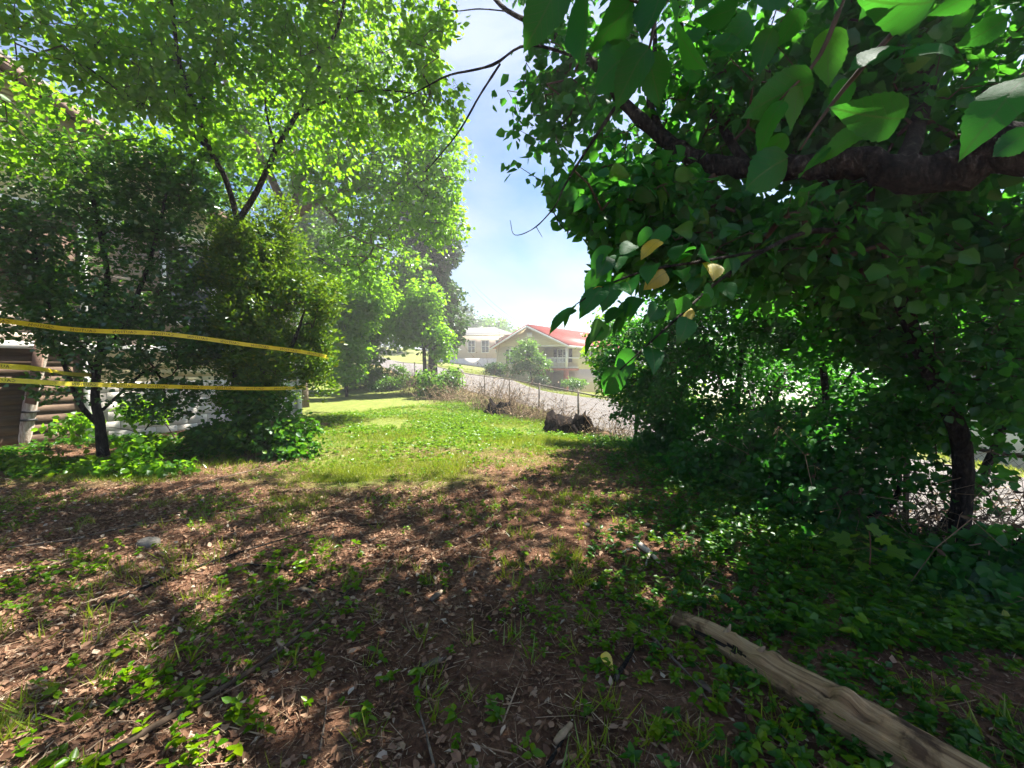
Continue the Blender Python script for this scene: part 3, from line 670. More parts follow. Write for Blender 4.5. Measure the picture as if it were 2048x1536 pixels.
def hidden_house():
    h = empty('brick_house', (13.5, 14.5, -1.6), R(-62), label='low brick house with a white garage door glimpsed through the saplings on the right', cat='house')
    def part(name, a, b, mat, parent=h): m = MB(); m.box(a, b); return m.build(name, mat, parent)
    W, D = 11., 7.; part('wall', (0, 0, -.5), (W, D, 2.6), M_['brickt'])
    r = MB(); r.add([(-.5, -.5, 2.55), (W + .5, -.5, 2.55), (W + .5, D + .5, 2.55), (-.5, D + .5, 2.55), (-.5, D / 2, 4.2), (W + .5, D / 2, 4.2)], [(3, 2, 1, 0), (0, 1, 5, 4), (2, 3, 4, 5), (1, 2, 5), (3, 0, 4)]); r.build('roof', M_['shingle'], h)
    part('garage_door', (1.2, -.04, 0), (4.2, -.002, 2.1), M_['white']); box_window(h, 6.3, 0, .9, 2.0, 1.2, shut='rust'); box_window(h, 9.3, 0, .9, 2.0, 1.0, shut='rust')
hidden_house()
def lines():
    for k, (a, b) in enumerate((((940, 560, 70), (1130, 690, 48)), ((940, 572, 70), (1130, 697, 48)))):
        A = at(*a); Bq = at(*b); t = np.linspace(0, 1, 14)[:, None]; P = A * (1 - t) + Bq * t; P[:, 2] -= (1.2 * 4 * t * (1 - t))[:, 0]
        m = MB(); m.tube(P, .022, 5); o = m.build('power_line', M_['cable']); tag(o, ['upper of the two thin black power lines sagging behind the red-roofed house', 'lower of the two thin black power lines sagging behind the red-roofed house'][k], 'power line', 'power lines above the road')
lines()

def bad2(P):
    px, py, dep = proj(P); return (px > 60) & (px < 940) & (dep > .2)

# ------------------------------------------------------------------ trees and shrubs
def gpt(x, y, dz=-.05): return np.array([x, y, float(H(x, y)) + dz])
# A. young tree forking above the conifer on the left
def young_tree():
    b = at(474, 880, 8.2); b[2] = float(H(b[0], b[1])) - .05
    r = empty('young_tree', tuple(b), label='young broadleaf tree whose slim trunk forks into a V above the shrubs', cat='tree')
    L = [([b, at(470, 640, 8.0), at(473, 500, 7.8), at(477, 440, 7.6)], [.085, .07, .06, .055]),
         ([at(477, 445, 7.6), at(452, 360, 7.4), at(420, 300, 7.0), at(395, 230, 6.5), at(360, 130, 6.0), at(345, 20, 5.6), at(330, -120, 5.2)], [.05, .045, .04, .034, .026, .02, .012]),
         ([at(477, 442, 7.6), at(515, 380, 7.5), at(552, 300, 7.2), at(592, 230, 6.9), at(640, 130, 6.5), at(680, 40, 6.1), at(700, -80, 5.8)], [.052, .047, .042, .036, .028, .02, .012]),
         ([at(592, 230, 6.9), at(660, 200, 6.7), at(740, 180, 6.3), at(860, 190, 6.0)], [.028, .02, .014, .006]),
         ([at(420, 300, 7.0), at(350, 240, 6.6), at(250, 190, 6.0), at(120, 90, 5.4)], [.03, .024, .018, .008]),
         ([at(395, 230, 6.5), at(430, 130, 6.4), at(440, 20, 6.3)], [.024, .016, .008]),
         ([at(552, 300, 7.2), at(530, 200, 7.4), at(540, 60, 7.6)], [.024, .016, .008])]
    bl = [B(140, 60, 5.2, 1.3, 1.0, .9), B(60, 240, 6.2, 1.1, .8, .8, .6), B(330, 60, 5.8, 1.5, 1.3, 1.0), B(300, 200, 6.4, 1.2, 1.1, .8), B(540, 60, 6.4, 1.5, 1.2, 1.1), B(520, 230, 7.2, 1.3, 1.1, .9, .7), B(730, 60, 6.2, 1.3, 1.0, .9), B(760, 200, 6.4, 1.0, .9, .7), B(450, -140, 5.6, 2.6, 1.6, .9, .6), B(640, 330, 7.4, .8, .8, .6, .7), B(885, 100, 6.2, .5, .5, .6, 1.6), B(890, 230, 6.3, .35, .4, .4, 1.2), B(80, 330, 6.6, .8, .7, .5, .5)]
    plant(r, L, bl, 2000, 10, .10, 'bright', T_mid(.34), gap=.16, gs=2.0, seed=2, near=300, nearmesh=BRI, wood='bark', twl=.3, hole=sky_gap, r0=.002, maxr=.02)
young_tree()
# B. big pale-limbed tree behind it
def pale_tree():
    b = gpt(-7.6, 15.5)
    r = empty('pale_limbed_tree', tuple(b), label='larger broadleaf tree with pale tan limbs behind the forked young tree', cat='tree')
    L = [([b, at(585, 600, 15.4), at(575, 470, 15.2), at(580, 440, 15)], [.26, .22, .2, .18]),
         ([at(580, 440, 15), at(640, 400, 14.4), at(700, 378, 14.), at(780, 372, 13.4), at(850, 340, 12.8)], [.13, .11, .09, .06, .03]),
         ([at(580, 440, 15), at(530, 330, 14.5), at(470, 220, 14), at(430, 80, 13.5)], [.14, .12, .09, .05]),
         ([at(580, 440, 15), at(615, 320, 15), at(650, 200, 15), at(690, 40, 14.5)], [.14, .11, .08, .04]),
         ([at(640, 400, 14.4), at(700, 470, 14.), at(780, 500, 13.6)], [.06, .04, .02])]
    bl = [B(720, 330, 13.8, 2.6, 2, 1.6), B(820, 380, 13.2, 1.9, 1.6, 1.9), B(860, 300, 13, 1.2, 1.2, 1.2), B(640, 200, 14.5, 3, 2, 2.0, .7), B(500, 250, 14.5, 2.5, 2, 2, .5), B(720, 520, 14.2, 2.0, 1.6, 1.2, .8), B(880, 420, 13.4, 1.0, 1.2, 1.1), B(760, 80, 14, 2.5, 2, 2, .5), B(300, 300, 15, 4, 2, 3, .3)]
    plant(r, L, bl, 2900, 10, .15, 'bright', T_mid(.34), gap=.05, gs=1.1, seed=5, wood='barkl', twl=.45, seglen=.6, hole=sky_gap, r0=.005, maxr=.06)
pale_tree()
# C. tall ivy-hung tree at the left of the sky gap, vine covered tree below, small bright ones
def far_tree(name, label, base, blobs, n, k, size, mat, seed, trunk_r=.2, group=None, gap=.0, gs=.5, tm=None, top=None, sg=True, twig='twig', cat='tree', twl=None):
    b = gpt(*base); r = empty(name, tuple(b), label=label, cat=cat, group=group)
    zt = top if top is not None else max(q[0][2] for q in blobs)
    cx = np.mean([q[0][0] for q in blobs]); cy = np.mean([q[0][1] for q in blobs])
    L = [([b, b * .6 + np.array([cx, cy, zt]) * .4 + rng.normal(size=3) * .05, np.array([cx, cy, zt])], [trunk_r, trunk_r * .75, trunk_r * .3])]
    for q in blobs[:5]:
        c = np.asarray(q[0]); s = b * .5 + np.array([cx, cy, zt]) * .5; L.append(([s, (s + c) / 2 + np.array([0, 0, .15]), c], [trunk_r * .4, trunk_r * .28, trunk_r * .12]))
    plant(r, L, blobs, n, k, size, mat, tm or T_far(), gap=gap, gs=gs, seed=seed, wood='bark', twl=twl or size * 2.5, seglen=size * 5, hole=sky_gap if sg else None, r0=trunk_r * .03, maxr=trunk_r * .5)
    return r
far_tree('ivy_hung_tree', 'tall dark tree hung with ivy at the left edge of the open sky', (-5.0, 27.2), [B(860, 480, 27.5, 2.0, 2, 2.3), B(850, 580, 27.5, 2.2, 2, 2.4), B(880, 650, 27.5, 2.0, 2, 1.8), B(880, 540, 27.5, 1.7, 1.5, 2.6), B(835, 430, 27.5, 2.4, 1.8, 2.4)], 1900, 9, .26, 'fardark', 11, .3, gap=-.3)
far_tree('vine_covered_tree', 'light green vine-covered tree standing over the fence below the ivy-hung tree', (-4.35, 21.8), [B(845, 660, 22, 1.2, 1.1, 1.1), B(880, 690, 21.6, .8, .8, .9), B(810, 640, 22, 1.2, 1, 1.4), B(850, 600, 22, 1., 1, 1.3)], 1000, 9, .17, 'bright', 12, .12, gap=-.2, gs=.9)
far_tree('small_maple', 'small bright green tree standing on the sunny lawn right of the conifer', (-7.9, 20.5), [B(700, 640, 20, 1.3, 1.1, 1.0), B(690, 700, 19.6, 1.2, .9, .9), B(715, 590, 20, 1.7, 1, 1.2), B(690, 745, 19.4, 1.1, .7, .6), B(650, 620, 20, .8, .8, 1.2)], 1500, 9, .16, 'bright', 13, .08, gap=-.1, gs=.9)
far_tree('roadside_tree', 'mid green tree at the lot corner left of the small bright maple', (-12.5, 24.5), [B(640, 560, 25, 2.8, 2, 3.2), B(720, 580, 25, 2.6, 2, 3.0), B(780, 560, 25, 2.4, 2, 3.4), B(600, 450, 26, 3, 2, 3), B(760, 690, 25, 1.6, 1.4, 1.4), B(690, 690, 25, 2.2, 1.4, 1.6), B(640, 720, 24, 1.6, 1, 1.2)], 2900, 9, .26, 'far', 14, .25, gap=-.1, gs=.5)
hz = [('hill_tree', 'rounded tree on the skyline directly above the grey roof', (-5, 88), [B(960, 668, 88, 5, 4, 3.2), B(985, 655, 90, 4, 4, 2.0)], 500, 'far'),
      ('hill_tree', 'dark tree on the skyline just left of the grey roof', (-11, 80), [B(905, 640, 80, 5, 4, 4), B(925, 670, 80, 4, 4, 4)], 500, 'fardark'),
      ('hill_tree', 'distant low tree showing between the grey roof and the red roof', (1.5, 95), [B(1020, 680, 95, 5, 4, 2.4)], 300, 'far'),
      ('hill_tree', 'distant tree farther up the street behind the small maple', (-26, 62), [B(640, 650, 62, 6, 5, 5), B(560, 640, 64, 7, 5, 6)], 600, 'far'),
      ('hill_tree', 'distant hazy tree at the left above the lawn beyond the road', (-17, 66), [B(760, 640, 66, 7, 5, 5)], 500, 'far'),
      ('hill_tree', 'distant tree behind the low brick house on the right', (30, 34), [B(1800, 640, 34, 5, 4, 4)], 400, 'far'),
      ('hill_tree', 'distant tree right of the red-roofed house behind the hanging leaves', (16, 60), [B(1290, 700, 60, 6, 4, 3.4)], 400, 'far'),
      ('hill_tree', 'farthest tree on the right seen low between the saplings', (34, 60), [B(1500, 700, 62, 8, 4, 4)], 400, 'far')]
for nm, lb, bs, bl, n, mt in hz: far_tree(nm, lb, bs, bl, n, 8, .6, mt, 30 + len(lb), .35, group='trees on the far hillside', gap=-.3, gs=.3, sg=False)
far_tree('crape_myrtle', 'airy small tree in front of the gable of the red-roofed house', (1.5, 31.5), [B(1050, 715, 32, 1.5, 1.2, .8), B(1075, 730, 32, 1.0, 1, .8), B(1030, 735, 32, .9, .9, .6), B(1055, 695, 32, .9, .8, .6)], 700, 8, .16, 'far', 15, .06, sg=False, gap=-.05, gs=1.4)
far_tree('round_shrub', 'low rounded dark green shrub left of the airy tree by the red-roofed house', (-.9, 34), [B(992, 737, 34, .9, .8, .45)], 260, 8, .15, 'fardark', 16, .04, sg=False, cat='shrub')
far_tree('round_shrub', 'low rounded dark green shrub under the airy tree near the brick posts', (1.9, 33), [B(1078, 760, 33, .8, .7, .35)], 200, 8, .13, 'fardark', 17, .04, sg=False, cat='shrub')
far_tree('round_shrub', 'pale low shrub at the far right of the porch of the red-roofed house', (4.2, 30), [B(1148, 766, 30, .9, .7, .3)], 200, 8, .13, 'far', 18, .04, sg=False, cat='shrub')
# D. shrubs in front of the house
def shrub_holly():
    b = gpt(-6.75, 7.05); r = empty('holly_shrub', tuple(b), label='tall dark holly shrub with bare twisted stems in front of the house wall', cat='shrub')
    def a(px, py, d=7.0): return at(px, py, d)
    L = [([b, a(200, 850), a(190, 790), a(200, 700), a(215, 560), a(190, 420), a(170, 330)], [.085, .07, .06, .05, .04, .03, .015]),
         ([a(198, 850), a(165, 815), a(140, 760), a(120, 700), a(95, 600), a(70, 500)], [.045, .04, .034, .03, .024, .012]),
         ([a(192, 790), a(180, 720), a(140, 670), a(110, 640)], [.04, .036, .03, .015]),
         ([a(200, 720), a(260, 620), a(300, 520), a(330, 400), a(340, 330)], [.04, .034, .03, .02, .01]),
         ([a(205, 820), a(300, 740, 7.2), a(330, 800, 7.2), a(290, 860, 7.3)], [.025, .02, .014, .01])]
    bl = [B(110, 330, 7, .9, .7, .6, .7), B(90, 470, 7, .9, .7, .8), B(130, 620, 7, 1.0, .7, .7), B(240, 380, 7, 1.0, .7, .8, .8), B(330, 400, 7.2, .9, .7, .9, .9), B(280, 560, 7.2, .9, .7, .9, .8), B(220, 680, 6.9, 1.0, .6, .5), B(350, 690, 7.3, .8, .6, .6, .6), B(130, 770, 6.9, .7, .5, .3, .5), B(400, 340, 7.4, .6, .6, .6), B(30, 520, 6.8, .5, .5, 1.0), B(330, 800, 7.1, .6, .5, .35, .8), B(400, 720, 7.4, .6, .6, .6, .9), B(260, 760, 6.9, .5, .4, .4, .6), B(380, 560, 7.5, .6, .5, .7, .7)]
    plant(r, L, bl, 2900, 11, .075, 'holly', T_mid(.36), gap=.08, gs=2.2, seed=8, wood='bark', twl=.17, seglen=.2, r0=.0018, maxr=.02, droop=.1)
shrub_holly()
def shrub_conifer():
    b = gpt(-4.6, 7.95); r = empty('conifer_shrub', tuple(b), label='dense rounded conifer shrub with golden tips right of the holly', cat='shrub')
    L = [([b, at(520, 720, 8), at(515, 560, 8), at(520, 450, 8)], [.10, .08, .05, .02]), ([at(520, 800, 8), at(580, 700, 7.8), at(610, 620, 7.7)], [.05, .035, .015]), ([at(515, 760, 8), at(460, 650, 8), at(440, 520, 8)], [.05, .035, .015])]
    bl = [B(520, 490, 8, .75, .65, .45), B(500, 570, 8, 1.0, .75, .6), B(540, 640, 7.8, 1.05, .75, .6), B(570, 720, 7.8, .85, .7, .5), B(480, 700, 8, .9, .7, .6), B(590, 590, 7.8, .5, .5, .5), B(450, 620, 8, .6, .6, .6), B(545, 790, 7.9, .7, .6, .35), B(470, 780, 8, .6, .5, .4), B(620, 670, 7.7, .35, .4, .45), B(635, 770, 7.6, .3, .3, .25, .8), B(430, 480, 8, .4, .4, .4, .8), B(560, 430, 8, .3, .3, .35, .8), B(475, 420, 8, .3, .3, .35, .8), B(655, 600, 7.7, .3, .3, .4, .9), B(645, 690, 7.6, .25, .3, .2, .8), B(600, 520, 7.9, .3, .3, .3, .8), B(625, 720, 7.6, .35, .3, .25, .9)]
    plant(r, L, bl, 4500, 12, .085, 'yew', T_mid(.2, .03, .05), gap=.10, gs=2.1, seed=9, shell=.25, wood='bark', twl=.2, seglen=.25, r0=.0015, maxr=.02, droop=-.05, flat=.2, upright=.25)
shrub_conifer()
def creeper(name, label, base, blobs, n, size, seed, mat='ivy', k=7, tm=None, near=0):
    b = gpt(*base); r = empty(name, tuple(b), label=label, cat='plant')
    c = [np.asarray(q[0]) for q in blobs]; n = int(n * 1.3); L = [([b, (b + c[0]) / 2 + np.array([.05, 0, .1]), c[0]], [.012, .009, .005])] + [([b, (b + q) / 2 + np.array([0, 0, .12]), q] , [.009, .007, .004]) for q in c[1:]]
    plant(r, L, blobs, n, k, size, mat, tm or T_mid(.4), gap=-.3, gs=2, seed=seed, twl=.16, seglen=.2, limbname='stem', leafname='foliage', r0=.0018, maxr=.01, near=near, nearmesh=LOB)
for kx, (x, y, w, lb) in enumerate(((-9.0, 25.5, 1.3, 'leafy undergrowth shrub at the back corner of the lawn by the mid green tree'), (-6.9, 23.4, 1.0, 'leafy undergrowth shrub just right of the small bright maple'), (-3.3, 19.6, .7, 'low leafy shrub at the fence below the vine-covered tree'))):
    z = float(H(x, y)); far_tree('undergrowth_shrub', lb, (x, y), [((x, y, z + .5), (w, .8, .6)), ((x + .5, y + .3, z + .8), (w * .7, .7, .6)), ((x - .6, y, z + .7), (w * .7, .7, .6))], 500, 8, .13, 'far', 70 + kx, .04, gap=-.2, gs=1, sg=False, cat='shrub')
creeper('trailing_vine', 'leafy vine spilling over the foot of the conifer shrub', (-4.4, 7.4), [B(540, 860, 7.3, .8, .6, .32), B(460, 870, 7.4, .7, .6, .28), B(590, 900, 7.0, .45, .4, .18), B(510, 800, 7.5, .6, .5, .35), B(420, 900, 7.2, .6, .4, .16)], 800, .085, 41)
creeper('leafy_weed', 'bright broad-leaved weed growing beneath the holly shrub', (-5.1, 6.3), [B(285, 890, 6.3, .35, .3, .16), B(240, 930, 5.9, .5, .3, .13), B(330, 935, 5.9, .4, .3, .1)], 130, .09, 42, 'bright', 6)
creeper('leafy_weed', 'yellow-green weed against the foundation blocks beneath the caution tape', (-6.3, 8.1), [B(290, 820, 8.2, .5, .3, .25), B(150, 850, 7.6, .4, .3, .2)], 110, .1, 43, 'bright', 6)
creeper('leafy_weed', 'low weed clump at the far left edge of the bare earth', (-7.2, 6.5), [B(60, 935, 6.2, .9, .4, .12), B(130, 930, 6.1, .7, .4, .1)], 170, .09, 44, 'weed', 6)

# E. big mulberry on the right whose limb crosses the picture
def mulberry():
    b = gpt(4.1, 1.35); r = empty('mulberry_tree', tuple(b), label='mulberry tree whose thick dark limb and large toothed leaves reach in from the upper right', cat='tree')
    f = np.array([3.75, 1.5, 2.15])
    L = [([b, np.array([4.0, 1.4, 1.0]), f, np.array([3.6, 1.7, 3.6]), np.array([3.2, 2.2, 5.4])], [.22, .19, .17, .13, .08]),
         ([f, at(2048, 300, 2.1), at(1930, 338, 2.2), at(1810, 350, 2.3), at(1720, 328, 2.4), at(1600, 335, 2.55), at(1480, 335, 2.8), at(1400, 320, 3.0), at(1330, 280, 3.2), at(1250, 208, 3.4), at(1185, 125, 3.6), at(1090, 60, 3.9), at(1000, 10, 4.2), at(960, -60, 4.4)], [.13, .105, .098, .09, .075, .064, .06, .056, .05, .042, .034, .026, .02, .012]),
         ([np.array([3.2, 2.2, 5.4]), np.array([2.3, 4.4, 7.5]), np.array([1.0, 6.4, 9.0]), np.array([-1.4, 6.4, 9.2])], [.08, .06, .045, .02]),  # out-of-view limb added for the high shade leaves
         ([at(1620, 330, 2.55), at(1680, 400, 2.5), at(1735, 445, 2.45)], [.02, .018, .012]),
         ([at(1330, 280, 3.2), at(1300, 200, 3.4), at(1310, 80, 3.6), at(1290, -60, 3.8)], [.03, .026, .02, .012]),
         ([at(1500, 335, 2.8), at(1440, 250, 3.2), at(1380, 130, 3.6), at(1350, -40, 4)], [.03, .026, .02, .012]),
         ([at(1800, 345, 2.3), at(1850, 200, 2.7), at(1880, 60, 3), at(1870, -100, 3.3)], [.045, .04, .032, .02]),
         ([at(1185, 125, 3.6), at(1060, 90, 3.3), at(985, 130, 3.2), at(900, 150, 3.1), at(850, 175, 3.1), at(790, 205, 3.1)], [.012, .010, .009, .007, .005, .003]),
         ([at(1000, 128, 3.2), at(960, 190, 3.2), at(920, 260, 3.2), at(880, 310, 3.2), at(850, 345, 3.2)], [.008, .007, .006, .004, .002]),
         ([at(1230, 215, 2.2), at(1180, 290, 2.2), at(1130, 370, 2.2), at(1110, 412, 2.2), at(1070, 455, 2.2), at(1030, 470, 2.2), at(1020, 440, 2.2)], [.010, .008, .006, .004, .003, .002, .0012]),
         ([at(1105, 420, 2.2), at(1125, 455, 2.2), at(1150, 470, 2.2)], [.003, .002, .001]), ([at(1072, 453, 2.2), at(1085, 475, 2.2)], [.002, .001]),
         ([at(1010, 22, 3.8), at(960, 18, 3.7), at(910, 22, 3.6), at(870, 15, 3.6)], [.006, .005, .004, .002]),
         ([at(1745, 330, 2.3), at(1740, 400, 2.4), at(1690, 455, 2.4), at(1610, 465, 2.3), at(1530, 500, 2.1), at(1440, 560, 1.95), at(1350, 640, 1.8), at(1240, 740, 1.7)], [.02, .018, .015, .012, .010, .008, .005, .003]),
         ([at(1530, 500, 2.1), at(1420, 520, 1.9), at(1300, 540, 1.75), at(1215, 570, 1.65), at(1150, 610, 1.6)], [.008, .007, .005, .004, .002])]
    lbp = [(2048, 300, 2.1, .105), (1930, 338, 2.2, .098), (1810, 350, 2.3, .09), (1720, 328, 2.4, .075), (1600, 335, 2.55, .064), (1480, 335, 2.8, .06), (1400, 320, 3.0, .056), (1330, 280, 3.2, .05), (1250, 208, 3.4, .042), (1185, 125, 3.6, .034)]
    LBX, LBY, LBD, LBR = [np.array(v, float) for v in zip(*lbp)]
    def hole2(P):
        px, py, dep = proj(P)
        near_ = (dep < 1.45) & (px > 200) & (px < 2048) & (py > 0) & (py < 1536)
        bad = (px > 60) & (px < 940) & (py < 1100) & (dep < 5) & (dep > .2) & (py > 0)
        low = (py > 620) & (dep > .2) & (dep < 2.2)
        over = py < -20
        li = np.interp(px, LBX[::-1], LBY[::-1]); ld = np.interp(px, LBX[::-1], LBD[::-1]); lr = np.interp(px, LBX[::-1], LBR[::-1]) / ld * FPX
        front = (px > 1180) & (np.abs(py - li) < lr * 1.15 + 6) & (dep < ld + .1) & (rng.random(len(px)) < .9)
        bad = bad | front
        return (sky_gap(P) & ~over) | near_ | bad | low
    bl = [B(1150, 130, 3.9, .5, .5, .45, .6), B(1070, 230, 3.8, .38, .4, .5, 1.0), B(1250, 330, 3.7, .7, .5, .6, .28), B(1380, 200, 4.0, .9, .7, .7, .26), B(1600, 180, 3.2, 1.0, .8, .6), B(1850, 180, 3.0, 1.0, .7, .7), B(1300, 450, 3.0, .6, .6, .4), B(1480, 450, 2.8, .8, .6, .4), B(1750, 480, 2.9, 1.0, .6, .4), B(1960, 420, 2.8, .7, .6, .5), B(1180, 400, 3.2, .35, .4, .25)]
    plant(r, L, bl, 2150, 8, .10, 'mul_mass', T_mid(.38, .05, .16), gap=.12, gs=2.9, seed=21, near=210, nearmesh=MUL, twl=.26, seglen=.3, hole=hole2, limbbump=.26, limbsides=20, r0=.0024, maxr=.03)
    sd_ = np.concatenate([spline(p, np.zeros(len(p)), 6)[0] for p in ([(3.75, 1.5, 2.15), (3.2, 2.2, 5.4), (2.3, 4.4, 7.5), (1.0, 5.4, 8.0), (-1.4, 5.0, 8.0)], [(3.2, 2.2, 5.4), (4.2, 4.2, 7.0), (4.5, 6.0, 7.6)], [(3.2, 2.2, 5.4), (1.6, 2.8, 6.6), (-.6, 3.2, 7.0), (-2.6, 3.4, 7.2)])])
    sd_ = sd_[sd_[:, 2] > 4.5]
    shade_crown = [((x, y, 7.3 + .25 * y / 4), (1.25, 1.15, .45)) for x in (-3.2, -1.4, .4, 2.2, 4.0) for y in (3.0, 4.7, 6.4)] + [((.8, 8.2, 9.3), (2.0, 1.2, .5)), ((3.4, 8.0, 9.0), (1.6, 1.2, .5))]  # unseen high crown, laid out to break the sun into ground flecks
    plant(r, [], shade_crown, 2050, 8, .105, 'mul_mass', T_mid(.4, .05, .16), seeds=sd_, gap=.28, gs=4.2, seed=33, twl=.24, seglen=.4, hole=lambda P: (sky_gap(P) | bad2(P)) & (proj(P)[1] > -20), r0=.003, maxr=.035)
    plant(r, [], [((1.55, 1.6, 4.7), (1.0, .75, .3))], 260, 8, .11, 'mul_mass', T_mid(.4, .05, .16), seeds=sd_, gap=0, gs=3, seed=34, twl=.24, seglen=.4, r0=.003, maxr=.02)  # unseen leaf clump added to shade the leaves nearest the camera
    # sprays of leaves hanging close to the lens: (base px, tip px, depth)
    near = [(1120,-30,1038,110,.62),(1180,-30,1150,112,.60),(1262,0,1185,118,.62),(1262,108,1143,172,.66),(1296,98,1196,228,.60),(1292,118,1338,212,.64),(1356,28,1325,170,.58),(1330,-30,1290,60,.62),
            (1470,14,1385,58,.62),(1400,150,1340,120,.66),(1462,70,1392,155,.64),(1545,60,1495,160,.62),(1600,20,1550,110,.60),(1622,168,1446,218,.60),(1565,205,1478,318,.58),(1600,176,1568,286,.60),
            (1800,238,1678,232,.56),(1735,255,1624,312,.58),(1636,306,1604,374,.62),(1572,318,1440,388,.60),(1660,60,1648,200,.62),(1800,98,1690,120,.58),(1905,110,1800,70,.56),(1870,0,1740,46,.58),
            (2010,40,1900,110,.55),(2048,160,1950,248,.56),(1560,-40,1470,30,.60),(1690,-40,1610,40,.60),(1790,-40,1720,30,.6),(1430,-50,1380,40,.62),(1500,40,1440,120,.68),(1380,60,1350,130,.7),(1700,160,1640,250,.66),(1570,270,1500,345,.66),
            (1245,-40,1225,40,.66),(1950,-20,1850,60,.6),(2060,260,1960,330,.6)]
    for bx, by, tx, ty, d in near:
        P = at(bx, by, d); Q = at(tx, ty, d * random.uniform(.93, 1.08)); ax = Q - P; ln = np.linalg.norm(ax)
        view = norm(at((bx + tx) / 2, (by + ty) / 2, d) - np.array([0, 0, EYE])); nr = -view * random.choice((-1, 1)) + rng.normal(size=3) * .42
        leaf_obj(r, MUL, P, ax, nr, ln * random.uniform(.86, 1.0), random.uniform(.82, 1.0))
        m = MB()
    st = [([at(1390, -60, .7), at(1320, 20, .68), at(1298, 100, .62)], [.004, .003, .0016]), ([at(1900, -60, .62), at(1720, 140, .6), at(1640, 240, .6), at(1600, 300, .6)], [.0045, .0035, .002, .0012]), ([at(1700, -40, .62), at(1640, 110, .61), at(1560, 200, .6)], [.004, .003, .0015]), ([at(1320, 20, .68), at(1262, 0, .62), at(1180, -30, .6)], [.003, .002, .0015])]
    for p, q in st:
        m = MB(); m.tube(p, q, 6, res=4); m.build('branch', M_['twig'], r, smooth=True)
    # the drooping spray of big leaves over the middle right
    sprays = [([at(1530, 500, 2.1), at(1420, 520, 1.9), at(1300, 540, 1.75), at(1215, 570, 1.65), at(1150, 610, 1.6)], 17), ([at(1440, 560, 1.95), at(1350, 640, 1.8), at(1240, 740, 1.7)], 14),
              ([at(1420, 520, 1.9), at(1330, 480, 1.8), at(1240, 500, 1.7), at(1200, 520, 1.65)], 12), ([at(1400, 590, 1.9), at(1290, 610, 1.75), at(1190, 650, 1.65)], 12)]
    for pts, n in sprays:
        P, _ = spline(pts, np.zeros(len(pts)), 12); tan = norm(np.gradient(P, axis=0))
        for k in range(n):
            i = int((k + .5) / n * len(P)); p = P[i] + rng.normal(size=3) * .02; sgn = 1 if k % 2 else -1
            side = norm(np.cross(tan[i], np.array([0, 0, 1.]))) * sgn
            ax = tan[i] * .6 + side * .5 + np.array([0, 0, -.55]) + rng.normal(size=3) * .25
            leaf_obj(r, YEL if random.random() < .035 else MUL, p, ax, np.array([0, 0, .8]) + rng.normal(size=3) * .35 + np.array([0, -.5, 0]), .125 * random.uniform(.75, 1.15))
mulberry()
# F. saplings along the fence, right to left, and their thicket
def sapling(k, base, pts, rad, blobs, n, size, label, near=150, gap=.0, seed=0, mat='mul_mass', tm=None, k_leaves=8, wood='bark', nearmesh=None):
    b = gpt(*base); r = empty('sapling', tuple(b), label=label, cat='tree', group='saplings along the chain-link fence')
    L = [([b] + [np.asarray(p) for p in pts[0]], rad)] + [([np.asarray(p) for p in q], [rad[0] * .4 * (1 - .75 * i / (len(q) - 1)) for i in range(len(q))]) for q in pts[1:]]
    def hole3(P):
        px, py, dep = proj(P); return sky_gap(P) | ((px < 1250) & (dep < 6) & (dep > 0)) 
    plant(r, L, blobs, int(n * 2.1), k_leaves, size * .9, mat, tm or T_mid(.38), gap=gap + .08, gs=3.0, seed=seed, near=near, nearmesh=nearmesh or MUL, twl=.24, seglen=.3, hole=hole3, wood=wood, r0=.002, maxr=.02)
sapling(0, (3.95, 3.75), [[at(1925, 900, 3.6), at(1860, 745, 3.5), at(1800, 600, 3.4), at(1770, 520, 3.4), at(1742, 440, 3.3), at(1745, 380, 3.3), at(1790, 250, 3.2)], [at(1870, 760, 3.5), at(1930, 700, 3.6), at(2000, 640, 3.7)], [at(1765, 510, 3.4), at(1680, 540, 3.4), at(1590, 600, 3.5)], [at(1840, 700, 3.5), at(1760, 640, 3.7), at(1680, 600, 3.9)]],
        [.075, .068, .06, .05, .045, .038, .032, .02], [B(1900, 620, 3.6, .8, .6, .5), B(1960, 740, 3.4, .6, .5, .35), B(1780, 680, 3.9, .8, .5, .3, .8), B(1650, 560, 3.8, .9, .6, .35), B(1980, 850, 3.3, .4, .5, .3, .7), B(1900, 480, 3.6, .9, .6, .5)], 620, .09, 'slender leaning sapling with a dark curved trunk near the right edge', 260, .06, 51)
sapling(1, (4.25, 4.3), [[at(1990, 900, 4.2), at(2010, 700, 4.2), at(2040, 500, 4.2)]], [.05, .04, .03, .02], [B(2030, 700, 4.3, .7, .6, .8), B(1960, 560, 4.4, .8, .6, .6)], 330, .09, 'straight dark sapling at the extreme right edge behind the leaning one', 150, .05, 52)
sapling(2, (3.85, 5.6), [[at(1650, 850, 5.5), at(1640, 700, 5.4), at(1600, 560, 5.3)], [at(1650, 820, 5.5), at(1720, 720, 5.6), at(1760, 620, 5.7)]], [.05, .045, .035, .02], [B(1640, 640, 5.6, 1.0, .8, .6), B(1720, 860, 5.3, .9, .5, .35, .5), B(1560, 860, 5.3, .8, .6, .35, .7), B(1760, 560, 5.7, 1.0, .8, .6), B(1540, 530, 5.4, 1.0, .7, .7)], 700, .09, 'dark sapling behind the fence left of the leaning trunk', 0, .10, 53, mat='mul_mass', tm=T_lobed())
